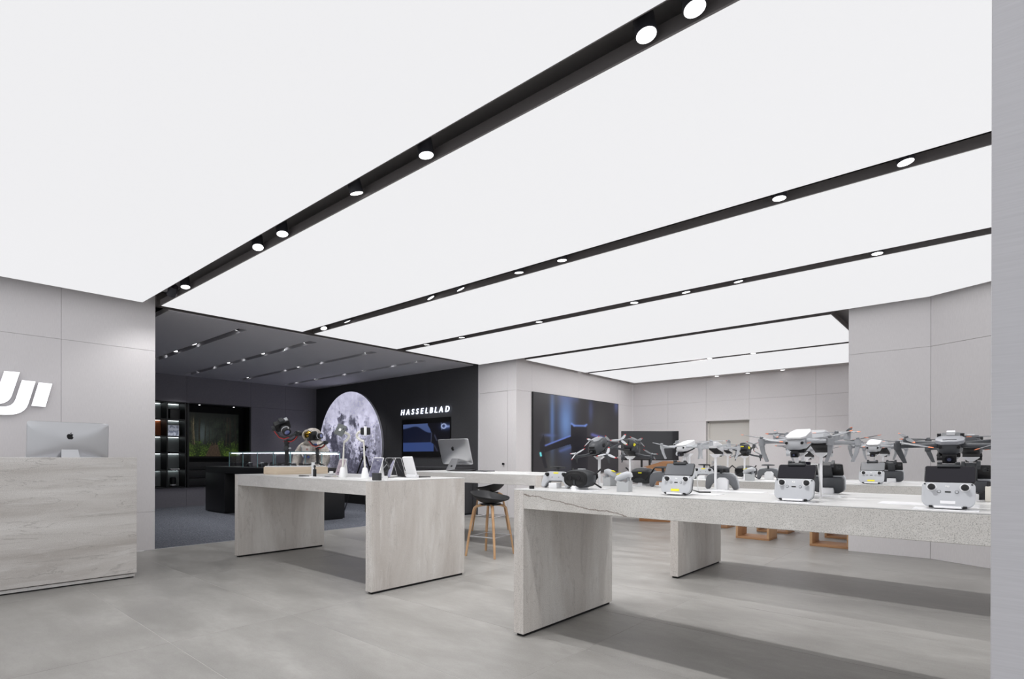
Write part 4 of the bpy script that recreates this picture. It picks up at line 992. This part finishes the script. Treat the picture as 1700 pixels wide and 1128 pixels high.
# ================================================================== DRONES AND CONTROLLERS
TZ = .922
def blade(L, c, z=0, ang=0, tip=True):
    """outline of one propeller blade along +X; returns (blade MB, tip MB)"""
    out = [(.006, -.004), (.25 * L, -c * .55), (.5 * L, -c * .6), (.82 * L, -c * .35), (.86 * L, -c * .3), (.86 * L, c * .3), (.6 * L, c * .42), (.25 * L, c * .42), (.006, .004)]
    tp = [(.86 * L, -c * .3), (L, -c * .02), (L * .985, c * .18), (.86 * L, c * .3)]
    M = Matrix.Rotation(ang, 4, 'Z') @ R(9, 'X')
    return MB().prism(out, z, z + .0016, M, 'XY'), MB().prism(tp, z, z + .0016, M, 'XY')
def propeller(parent, pos, n, L, c, m, tipm, a0, tilt=None):
    Mp = T(*pos) @ (tilt if tilt else Matrix.Identity(4))
    o = MB().cyl((0, 0, -.003), (0, 0, .008), .008, n=10, M=Mp).build('propeller', m, parent, smooth=0)
    for k in range(n):
        bl, tp = blade(L, c, 0, a0 + 2 * PI * k / n)
        q = MB().add(bl.v, bl.f, Mp).add(tp.v, tp.f, Mp).build('blade', None, o, smooth=0)
        q.data.materials.append(m); q.data.materials.append(tipm)
        nb = len(bl.f)
        for i, f in enumerate(q.data.polygons):
            if i >= nb: f.material_index = 1
    return o
def fold_drone(kind):
    P = {'air': dict(s=1.0, body=LGREY, top=mat('shell_pale_grey', rgb(206, 206, 208), .45), arm=MGREY, prop=mat('prop_grey', rgb(120, 122, 126), .4), tip=ORANGE, hs=.150, cam=.034),
         'mini': dict(s=.68, body=mat('shell_white', rgb(216, 216, 218), .4), top=mat('shell_white_top', rgb(232, 232, 233), .4), arm=LGREY, prop=mat('prop_light', rgb(150, 152, 156), .4), tip=LGREY, hs=.172, cam=.028),
         'mav': dict(s=.86, body=DGREY, top=mat('shell_slate', rgb(142, 144, 150), .4), arm=DGREY, prop=mat('prop_dark', rgb(96, 98, 102), .4), tip=ORANGE, hs=.200, cam=.046)}[kind]
    r = thing('quadcopter_drone', '', 'drone'); s = P['s']; S = T(0, 0, .016 * s) @ R(15, 'X') @ Sc(s, s, s)
    MB().loft([(-.097, 0, .034, .026, .014, 4), (-.092, 0, .035, .038, .024, 4), (-.055, 0, .037, .049, .032, 4.5), (.03, 0, .038, .047, .035, 4.5), (.085, 0, .037, .038, .030, 4), (.100, 0, .036, .028, .020, 4)], 28, S).build('body', P['body'], r, smooth=40)
    if kind == 'mav':
        MB().prism([(-.030, -.104), (.030, -.104), (.053, -.082), (.056, -.030), (.044, .010), (-.044, .010), (-.056, -.030), (-.053, -.082)], .058, .076, S, 'XY').build('nose_plate', P['top'], r, bevel=.004)
        MB().box(-.026, .026, -.078, -.071, .0762, .0775, S).build('nose_slot', BLACK, r)
        for q in (-1, 1): MB().cyl((q * .044, .018, .070), (q * .044, .018, .086), .008, n=12, M=S).build('top_sensor', BLACK, r)
        MB().prism([(-.042, .012), (.042, .012), (.036, .092), (-.036, .092)], .062, .074, S, 'XY').build('top_shell', DGREY, r, bevel=.004)
    else:
        MB().prism([(-.030, -.098), (.030, -.098), (.046, -.070), (.046, .03), (.034, .088), (-.034, .088), (-.046, .03), (-.046, -.070)], .062 if kind == 'air' else .060, .074 if kind == 'air' else .068, S, 'XY').build('top_shell', P['top'], r, bevel=.005)
    for q in (-1, 1):
        MB().cyl((q * .034, -.092, .046), (q * .034, -.101, .046), .0065, n=12, M=S).build('front_sensor', BLACK, r)
    MB().prism([(-.040, -.085), (.040, -.085), (.036, .07), (-.036, .07)], -.006, .010, S, 'XY').build('belly', BLACKM, r, bevel=.003)
    cz = -.008; cw = P['cam'] / 2 / s
    g = MB().tube([(-cw - .012, -.070, .012), (-cw - .014, -.092, .006), (-cw - .010, -.098, cz)], .008, 8, S).cyl((-cw - .02, -.092, cz), (-cw, -.092, cz), .013, n=14, M=S).build('camera_gimbal', LGREY if kind != 'mav' else BLACK, r)
    cm = MB().box(-cw, cw, -.114, -.080, cz - cw * .8, cz + cw * .8, S).build('camera', BLACK, r, bevel=.004)
    MB().cyl((0, -.114, cz), (0, -.120, cz), cw * .62, n=18, M=S).build('lens', GLOSSB, cm)
    MB().cyl((0, -.120, cz), (0, -.1205, cz), cw * .3, n=14, M=S).build('lens_eye', mat('lens_glint', rgb(70, 74, 96), .1, spec=.9), cm)
    hs = P['hs']; PL = .150 if kind == 'mav' else .110
    for q in (-1, 1):
        fa = (q * hs, -.088, .050); ra = (q * hs * .92, .118, .024)
        a = MB().tube([(q * .040, -.058, .046), (q * .085, -.075, .050), fa], [.015, .011, .010], 8, S, flat=.8).cyl((fa[0], fa[1], .034), (fa[0], fa[1], .066), .0155, n=14, M=S).build('front_arm', P['arm'], r, smooth=50)
        lg_ = [(q * (hs - .010), .040), (q * (hs + .012), .040), (q * (hs + .006), .0), (q * (hs - .012), -.050), (q * (hs - .026), -.050), (q * (hs - .012), .0)] if kind != 'mav' else [(q * (hs - .012), .042), (q * (hs + .014), .042), (q * (hs + .004), .016), (q * (hs - .020), -.034), (q * (hs - .036), -.034), (q * (hs - .022), .014)]
        if q < 0: lg_ = lg_[::-1]
        MB().prism(lg_, -.096, -.080, S).build('landing_leg', P['arm'], a, bevel=.002)
        MB().tube([(q * .038, .062, .022), (q * .085, .098, .020), ra], [.014, .010, .010], 8, S, flat=.8).cyl((ra[0], ra[1], .008), (ra[0], ra[1], .040), .0155, n=14, M=S).build('rear_arm', P['arm'], r, smooth=50)
        propeller(r, tuple(S @ Vector((fa[0], fa[1], .070))), 2, PL * s, .020 * s, P['prop'], P['tip'], .5 * q + .25, R(15, 'X') @ R(-8 * q, 'Y'))
        propeller(r, tuple(S @ Vector((ra[0], ra[1], .044))), 2, PL * s, .020 * s, P['prop'], P['tip'], .9 * q - .35, R(15, 'X') @ R(8 * q, 'Y'))
    if kind == 'mav':
        MB().box(-.016, .016, .03, .06, .074, .090, S).build('white_tag', WHITE, r)
    return r
def fpv_drone():
    r = thing('racing_drone', '', 'drone'); M = T(0, 0, .016) @ R(23, 'X') @ Sc(.94, .94, .94)
    MB().loft([(-.088, 0, .040, .020, .018, 2.4), (-.080, 0, .042, .034, .032, 2.6), (-.045, 0, .046, .046, .044, 2.6), (.01, 0, .048, .048, .045, 2.6), (.055, 0, .046, .040, .038, 2.8), (.085, 0, .044, .028, .028, 3)], 26, M).build('body', DGREY, r, smooth=50)
    MB().loft([(-.04, 0, .080, .018, .010, 2.4), (.0, 0, .088, .026, .010, 2.4), (.05, 0, .082, .020, .009, 2.4)], 16, M).build('top_canopy', MGREY, r, smooth=50)
    c = MB().box(-.024, .024, -.096, -.066, .020, .052, M).build('camera', BLACKM, r, bevel=.008); MB().cyl((0, -.096, .036), (0, -.103, .036), .013, n=18, M=M).build('lens', GLOSSB, c)
    MB().box(-.018, .018, -.092, -.08, .060, .070, M).build('front_vent', BLACKM, r, bevel=.003)
    MB().box(-.030, .030, -.05, .06, -.012, .004, M).build('battery_tray', BLACK, r, bevel=.004)
    MB().cyl((-.043, -.01, .05), (-.052, -.01, .05), .014, n=14, M=M).cyl((.043, -.01, .05), (.052, -.01, .05), .014, n=14, M=M).build('side_port', BLACK, r)
    MB().box(-.024, .024, .083, .092, .026, .058, M).build('rear_battery', BLACK, r, bevel=.003); MB().box(-.017, .017, .092, .0935, .022, .032, M).build('yellow_tag', YELLOW, r)
    MB().box(-.052, -.044, .02, .050, .03, .050, M).build('side_tag', YELLOW, r)
    for q in (-1, 1):
        for w in (-1, 1):
            e = (q * .118, w * .112, .010 if w < 0 else .020)
            a = MB().tube([(q * .025, w * .030, .004), (q * .07, w * .068, .002), e], [.010, .008, .009], 8, M).cyl((e[0], e[1], e[2] - .012), (e[0], e[1], e[2] + .016), .0145, n=14, M=M).build('arm', DGREY, r, smooth=50)
            MB().tube([(e[0], e[1], e[2] - .010), (e[0] * 1.02, e[1] * 1.02, e[2] - .045)], [.007, .004], 8, M).build('landing_leg', DGREY, a)
            pp = M @ Vector((e[0], e[1], e[2] + .020)); propeller(r, tuple(pp), 3, .070, .017, LGREY, RED, .6 * q + .9 * w, R(34, 'X') @ R(16 * q, 'Y'))
    return r
protos = {}
def stand_for(x, y, h, rz, label, twin=False, group='white drone stands'):
    st = thing('drone_stand', label, 'stand', (x, y, TZ), rz, group)
    MB().box(-.055, .055, -.04, .045, 0, .004).build('foot_plate', WHITE, st, bevel=.0015)
    for dx in ((-.014, .014) if twin else (0,)): MB().box(dx - .0065, dx + .0065, -.0065, .0065, .004, h - .012).build('post', WHITE, st, bevel=.001)
    MB().prism([(-.010, h - .022), (.010, h - .022), (.032, h - .004), (.032, h - .0005), (-.032, h - .0005), (-.032, h - .004)], -.016, .016).build('cradle', WHITE, st)
    return st
def put_drone(kind, px, y, z, rz, label, pole=None, twin=False, group=None):
    if kind not in protos: protos[kind] = fpv_drone() if kind == 'fpv' else fold_drone(kind); first = True
    else: first = False
    x = at(px, y)
    o = place(protos[kind], first, (x, y, z), rz, label, group)
    stand_for(x, y, z - TZ - .007 - (.004 if kind == 'fpv' else 0), rz, 'white stand holding the ' + label.split(',')[0], twin)
    return o
g1 = 'quadcopter drones on the stone tables'
PZr = PI
put_drone('fpv', 995, 3.03, 1.142, math.radians(4), 'dark racing drone with red-tipped blades, seen from the front at the left table end', group=g1)
put_drone('fpv', 1046, 3.42, 1.142, PZr, 'dark racing drone seen from behind, with a yellow tag, before the television', group=g1)
put_drone('mini', 1140, 3.00, 1.152, math.radians(-8), 'small white drone seen from the front, above the controller with a grey phone', group=g1, twin=True)
put_drone('mini', 1188, 3.41, 1.152, PZr, 'small white drone seen from behind, before the recessed door', group=g1)
put_drone('air', 1328, 2.98, 1.157, 0, 'mid-sized pale grey drone seen from the front, above the controller with a shiny black phone', group=g1, twin=True)
put_drone('air', 1363, 3.26, 1.157, PZr, 'mid-sized pale grey drone seen from behind, right of the one seen from the front', group=g1)
put_drone('mav', 1578, 2.92, 1.135, 0, 'large slate-grey drone with a white tag on top, nearest the column at the right edge', group=g1, twin=True)
put_drone('mav', 1612, 3.45, 1.135, PZr, 'large slate-grey drone seen from behind, mostly hidden by the nearer one', group=g1)
put_drone('mini', 1208, 5.55, 1.17, PZr, 'small white drone on the second row table, before the recessed door', group=g1)
put_drone('fpv', 1236, 5.23, 1.15, PZr, 'dark racing drone on the second row table before the recessed door', group=g1)
put_drone('air', 1452, 5.12, 1.165, 0, 'pale grey drone seen from the front on the second row table', group=g1)
put_drone('air', 1466, 5.55, 1.165, PZr, 'pale grey drone on the second row table seen from behind', group=g1)
put_drone('air', 1340, 5.55, 1.14, PZr, 'pale grey drone on the second row table, hidden behind the mid-sized drones', group=g1)

def rc_proto():
    r = thing('drone_controller', '', 'controller'); M = T(0, -.030, .010) @ R(-17, 'X'); PHM = M @ T(0, .0, .098) @ R(-14, 'X') @ T(0, 0, -.098)
    bd = rrect(.164, .098, .016, 5, 0, .051, rb=.030)
    MB().prism(bd, 0, .020, M).build('front_shell', LGREY, r, bevel=.005)
    MB().prism(rrect(.158, .092, .016, 5, 0, .051, rb=.030), .020, .044, M).build('back_shell', DGREY, r, bevel=.010)
    for q in (-1, 1):
        k = MB().cyl((q * .051, -.0008, .080), (q * .051, .006, .080), .0160, n=24, M=M).build('stick_ring', WHITE, r)
        k2 = MB().cyl((q * .051, -.0014, .080), (q * .051, .004, .080), .0125, n=24, M=M).build('stick_well', DGREY, r)
        MB().lathe([(.008, 0), (.0105, .005), (.0075, .010), (.009, .016), (.008, .018)], 16, M @ T(q * .051, -.001, .080) @ R(90, 'X')).build('control_stick', BLACK, k2)
        MB().cyl((q * .027, -.001, .062), (q * .027, .004, .062), .0062, n=16, M=M).build('button', DGREY, r)
        MB().cyl((q * .027, -.0018, .062), (q * .027, .004, .062), .0048, n=16, M=M).build('button_cap', LGREY, r)
        MB().cyl((q * .072, -.001, .092), (q * .072, .003, .092), .0032, n=12, M=M).build('small_button', XGREY, r)
    MB().box(-.009, .009, -.0015, .003, .059, .064, M).build('mode_switch', BLACK, r)
    lm = MB(); logo_mini(lm, .022, M @ T(0, -.0004, .084)); lm.build('white_emblem', mat('emblem_white', rgb(245, 245, 245), .5), r, smooth=0)
    MB().box(-.042, .042, -.010, .010, -.004, .003, M).build('lower_clip', WHITE, r, bevel=.001)
    for q in (-1, 1): MB().box(q * .052 - .006, q * .052 + .006, -.003, .015, .000, .006, M).build('rubber_foot', BLACKM, r, bevel=.001)
    MB().box(-.024, .024, .012, .030, .090, .172, PHM).build('clamp_neck', XGREY, r, bevel=.003)
    MB().box(-.036, .036, -.008, .030, .166, .180, PHM).box(-.036, -.020, -.012, .030, .178, .188, PHM).box(.020, .036, -.012, .030, .178, .186, PHM).build('phone_clamp', XGREY, r, bevel=.003)
    MB().box(-.05, .05, -.01, .06, 0, .0035).build('base_plate', WHITE, r, bevel=.001)
    MB().prism([(.0, .003), (.055, .003), (.055, .03), (.040, .035)], -.03, .03, plane='YZ').build('rest_wedge', WHITE, r, bevel=.001)
    return r, M, PHM
rcp, RCM, PHM = rc_proto()
def phone(label, loc, rz, m, group):
    p = thing('smartphone', label, 'phone', loc, rz, group)
    MB().prism(rrect(.158, .074, .010), .001, .009, PHM @ T(.004, 0, .137)).build('phone_body', BLACK, p, bevel=.001)
    MB().prism(rrect(.152, .068, .008), -.0002, .001, PHM @ T(.004, 0, .137)).build('screen', m, p, smooth=0)
    MB().prism(rrect(.024, .026, .006, cx=-.058, cz=.018), .009, .0105, PHM @ T(.004, 0, .137)).build('camera_island', XGREY, p)
    for dx, dz in ((-.063, .024), (-.053, .024), (-.063, .013)): MB().cyl((dx + .004, .0105, dz + .137), (dx + .004, .012, dz + .137), .0042, n=12, M=PHM).build('camera_eye', GLOSSB, p)
    return p
PGREY = mat('phone_screen_grey_reflection', rgb(86, 88, 93), .35); PBLK = mat('phone_screen_glossy', rgb(20, 18, 27), .05, spec=.5)  # grey screen: the ceiling's reflection is painted in as base colour
gc1 = 'controllers with phones'; gph = 'phones clamped on the controllers'
first = True
def put_rc(px, y, rz, label, sticker=None, screen=PBLK, sl=None):
    global first
    x = at(px, y); o = place(rcp, first, (x, y, TZ), rz, label, gc1); first = False
    if sl: phone(sl, (x, y, TZ), rz, screen, gph)
    return o
STK = []
def sticker(o, m, w=.046):
    b = MB().box(-w / 2, w / 2, -.0012, 0, .014, .026, RCM).build('sticker', m, o); b['label'] = 'coloured paper sticker'
o = put_rc(1124, 2.775, 0, 'grey controller with two sticks and a yellow sticker, leftmost on the right table', sl='grey-faced phone on the leftmost two-stick controller of the right table', screen=PGREY); STK.append((o, YELLOW))
o = put_rc(1319, 2.735, 0, 'grey controller with two sticks and no sticker, middle of the right table front', sl='glossy black phone on the middle controller of the right table')
o3 = put_rc(1574, 2.725, 0, 'grey controller with a white sticker nearest the column at the right edge', sl='black phone with a bright reflection on the controller nearest the column'); STK.append((o3, WHITE))
o = put_rc(1376, 3.50, PI, 'dark back of a controller on its white wedge, right of the middle controller', sl='black back of a phone with a camera island, right of the middle controller')
o = put_rc(1612, 3.42, PI, 'dark back of a controller half hidden behind the one nearest the column', sl='phone back half hidden beside the column')
o = put_rc(1447, 4.98, 0, 'grey controller with a yellow sticker on the second row table', sl='grey-faced phone on the second row controller', screen=PGREY); STK.append((o, YELLOW))
o = put_rc(1481, 5.50, PI, 'dark back of a controller on the second row table, right of the yellow-stickered one', sl='black phone back on the second row table')
o = put_rc(1326, 5.02, 0, 'controller on the second row table, hidden behind the shiny black phone', sl='black phone on the hidden second row controller')
for o, m in STK: sticker(o, m)

def pad_proto():
    r = thing('game_pad_controller', '', 'controller'); M = T(0, -.015, .004) @ R(-14, 'X')
    hf = [(0, .108), (.05, .108), (.074, .104), (.090, .088), (.099, .055), (.104, .015), (.094, .0), (.078, .002), (.064, .030), (.048, .046), (0, .046)]
    out = hf + [(-x, z) for x, z in hf[-2:0:-1]]
    MB().prism(out, 0, .020, M).build('front_shell', LGREY, r, bevel=.008)
    MB().prism([(x * .97, .052 + (z - .052) * .95) for x, z in out], .020, .044, M).build('rubber_grip', mat('grip_rubber_grey', rgb(108, 110, 114), .6), r, bevel=.010)
    for q in (-1, 1):
        k = MB().cyl((q * .062, -.001, .086), (q * .062, .004, .086), .0135, n=20, M=M).build('stick_well', BLACK, r)
        MB().lathe([(.009, 0), (.010, .006), (.007, .011), (.009, .018), (.008, .020)], 16, M @ T(q * .062, -.001, .086) @ R(90, 'X')).build('control_stick', BLACK, k)
        MB().cyl((q * .025, -.001, .068), (q * .025, .003, .068), .0045, n=12, M=M).build('button', MGREY, r)
    MB().box(-.018, .018, -.0012, 0, .092, .101, M).build('yellow_sticker', YELLOW, r)
    MB().box(-.006, .006, .008, .024, .106, .135, M).build('antenna_stem', XGREY, r)
    MB().lathe([(.002, 0), (.058, .003), (.06, .006), (.055, .009), (.002, .011)], 24, M @ T(0, .016, .132) @ Sc(1, .35, 1)).build('antenna_bar', XGREY, r)
    MB().box(-.030, .030, -.036, .030, 0, .034).build('stand_block', WHITE, r, bevel=.003)
    return r
pp_ = pad_proto(); gp_ = 'game pad style controllers'
def backblock(): pass
for i, (px, y, rz, l) in enumerate([(922, 2.90, .12, 'light grey game pad controller at the far left end of the right table'),
                                    (1104, 3.50, PI, 'dark backed game pad controller half hidden behind the leftmost two-stick controller'),
                                    (1200, 3.50, PI, 'game pad controller seen from behind on its white stand, before the second row table'),
                                    (1167, 5.05, 0, 'light grey game pad controller on the second row table, left end'),
                                    (1277, 5.42, PI, 'game pad controller seen from behind on the second row table')]):
    place(pp_, i == 0, (at(px, y), y, TZ), rz, l, gp_)
for px, y, l in ((1200, 3.56, 'white faceted support in front of the game pad back on the right table'), (1277, 5.46, 'white faceted support in front of the game pad back on the second row table')):
    o = MB().prism([(-.036, 0), (.036, 0), (.036, .060), (.018, .076), (-.018, .076), (-.036, .060)], -.13, -.10 + .0).build('pad_support', WHITE, bevel=.0015); o.location = (at(px, y - .11), y + .0, TZ); tag(o, l, 'stand', 'white faceted pad supports')

def goggle_proto():
    r = thing('flight_goggles', '', 'goggles')
    MB().loft([(-.050, 0, .068, .088, .048, 2.8), (-.044, 0, .068, .094, .054, 2.8), (.0, 0, .070, .096, .056, 3.0), (.040, 0, .068, .084, .050, 3.2), (.058, 0, .066, .070, .040, 3.4), (.062, 0, .066, .060, .032, 3.4)], 36).build('housing', XGREY, r, smooth=50)
    fo = MB().loft([(-.064, 0, .068, .084, .045, 2.6), (-.062, 0, .068, .088, .048, 2.6), (-.046, 0, .068, .088, .048, 2.6)], 36).build('foam_mask', BLACKM, r, smooth=50)
    MB().loft([(-.0655, 0, .068, .070, .034, 2.4), (-.064, 0, .068, .074, .036, 2.4)], 30).build('eye_cavity', mat('goggle_inner_black', rgb(10, 10, 12), .3), fo)
    MB().prism([(-.010, .030), (.010, .030), (.003, .062), (-.003, .062)], -.069, -.064).build('nose_bridge', XGREY, fo)
    for q in (-1, 1): MB().cyl((q * .034, -.0655, .074), (q * .034, -.068, .074), .014, n=18).build('eyepiece', GLOSSB, fo)
    v = MB().prism([(-.076, .100), (.076, .100), (.080, .075), (.050, .040), (.018, .062), (-.018, .062), (-.050, .040), (-.080, .075)], .060, .070).build('visor', BLACK, r, bevel=.004)
    MB().box(-.024, .002, .070, .0712, .088, .097).build('yellow_sticker', YELLOW, v)
    for q in (-1, 1):
        MB().cyl((q * .080, .03, .095), (q * .112, .052, .128), .0052, n=10).build('antenna', BLACK, r)
        MB().cyl((q * .080, .03, .040), (q * .116, .052, .014), .0052, n=10).build('antenna', BLACK, r)
        MB().box(q * .088 - .006, q * .088 + .006, -.02, .03, .05, .09).build('side_dial', DGREY, r, bevel=.003)
    MB().box(-.02, .02, -.01, .02, .122, .130).build('top_button', LGREY, r, bevel=.002)
    MB().prism([(-.020, 0), (.020, 0), (.013, .026), (-.013, .026)], -.075, .05).build('stand_wedge', WHITE, r, bevel=.001)
    MB().box(-.05, .05, -.08, .06, -.0, .003).build('base_plate', WHITE, r)
    return r
gp = goggle_proto(); gg = 'flight goggles on the stone tables'
for i, (px, y, rz, l) in enumerate([(965, 2.86, -.10, 'black flight goggles with the face foam turned to the front'),
                                    (1068, 3.58, PI, 'dark flight goggles with a yellow sticker, seen from the visor side'),
                                    (1238, 5.45, PI, 'dark flight goggles on the second row table, behind the grey hand controller'),
                                    (1193, 5.24, 0, 'flight goggles on the second row table, above the game pad back')]):
    place(gp, i == 0, (at(px, y), y, TZ), rz, l, gg)

def motion_proto():
    r = thing('motion_controller', '', 'controller')
    GB = mat('block_grey', rgb(176, 178, 180), .6)
    MB().prism([(-.036, 0), (.036, 0), (.036, .066), (.016, .050), (.0, .058), (-.036, .062)], -.032, .032).build('stand_block', GB, r, bevel=.002, smooth=0)
    MB().tube([(-.050, -.005, .064), (-.040, -.004, .074), (-.010, 0, .090), (.018, 0, .100), (.034, 0, .098), (.042, .0, .085)], [.012, .020, .022, .020, .017, .010], 14).build('hand_grip', LGREY, r, smooth=60)
    MB().tube([(.020, 0, .085), (.024, 0, .062), (.012, 0, .052)], [.012, .010, .007], 10).build('trigger', MGREY, r, smooth=60)
    MB().box(-.012, .012, -.010, .010, .108, .112, T(.002, 0, 0) @ R(-20, 'Y')).build('yellow_sticker', YELLOW, r)
    return r
mp_ = motion_proto(); gm = 'hand motion controllers on grey blocks'
for i, (px, y, rz, l) in enumerate([(1037, 2.86, .15, 'grey hand controller on a faceted block, nearer the front of the right table'),
                                    (1012, 3.42, PI - .2, 'grey hand controller on a faceted block, behind the pole of the first racing drone'),
                                    (1245, 5.02, .15, 'grey hand controller on a block on the second row table')]):
    place(mp_, i == 0, (at(px, y), y, TZ), rz, l, gm)

# thin sheets, plugs and cables
for px, y, w, d, l in ((1340, 3.25, .34, .14, 'thin clear-white sheet under the mid-sized drone seen from behind'), (1215, 3.30, .36, .14, 'thin white sheet under the small drone seen from behind'),
                       (1150, 2.95, .30, .14, 'thin white sheet right of the leftmost two-stick controller'), (965, 2.80, .24, .14, 'thin white sheet under the goggles at the left end'),
                       (1540, 2.95, .34, .16, 'thin white sheet behind the controller nearest the column'), (1319, 2.72, .15, .12, 'thin white sheet under the middle controller'), (1570, 2.71, .20, .12, 'thin white sheet under the controller nearest the column'),
                       (1430, 5.3, .36, .14, 'thin white sheet beside the second row controller'), (1500, 5.5, .3, .14, 'thin white sheet at the right of the second row table'), (1290, 5.1, .3, .14, 'thin white sheet before the second row hand controller')):
    o = MB().box(-w / 2, w / 2, -d / 2, d / 2, 0, .0025).build('base_sheet', WHITE); o.location = (at(px, y), y, TZ); tag(o, l, 'sheet', 'thin sheets on the drone tables')
o = MB().box(-.012, .012, -.012, .012, 0, .020).build('table_clip', BLACKM, bevel=.002); o.location = (at(883, 2.72), 2.72, TZ); tag(o, 'tiny black block alone at the left corner of the right table', 'clip')
x = at(1158, 3.0)
o = MB().tube([(x - .02, 2.93, TZ + .165), (x, 2.95, TZ + .16), (x + .004, 2.98, TZ + .10), (x + .006, 3.0, TZ + .01), (x + .01, 3.05, TZ + .004)], .0025, 6).build('phone_cable', CABW); tag(o, 'white cable hanging beside the leftmost two-stick controller', 'cable')
o = MB().tube([(x - .020, 2.86, TZ + .06), (x - .015, 2.90, TZ + .045), (x - .01, 2.96, TZ + .02), (x + .01, 3.0, TZ + .008), (x + .05, 3.06, TZ + .006)], [.0022, .0022, .0022, .0045, .0045], 6).build('security_cable', BLACK); tag(o, 'black security cable right of the leftmost two-stick controller', 'cable')
x = at(1352, 2.86)
o = MB().tube([(x, 2.80, TZ + .17), (x + .018, 2.84, TZ + .17), (x + .020, 2.87, TZ + .10), (x + .022, 2.90, TZ + .012), (x + .0, 2.97, TZ + .004)], .003, 6).build('phone_cable', CABW); tag(o, 'white cable hanging beside the middle controller', 'cable')
o = MB().tube([(-.075, 3.30, TZ + .05), (-.04, 3.32, TZ + .035), (-.015, 3.34, TZ + .05), (-.005, 3.35, TZ + .09)], [.0025, .0025, .0025, .009], 6).build('power_cord', BLACK); tag(o, 'short black cord with a plug beside the column', 'cord')
o = MB().box(-.04, .04, -.03, .03, 0, .07).build('socket_block', mat('socket_white', rgb(226, 222, 212), .5), bevel=.004); o.location = (.02, 3.36, TZ); tag(o, 'white socket block by the column, where the black cord ends', 'socket')
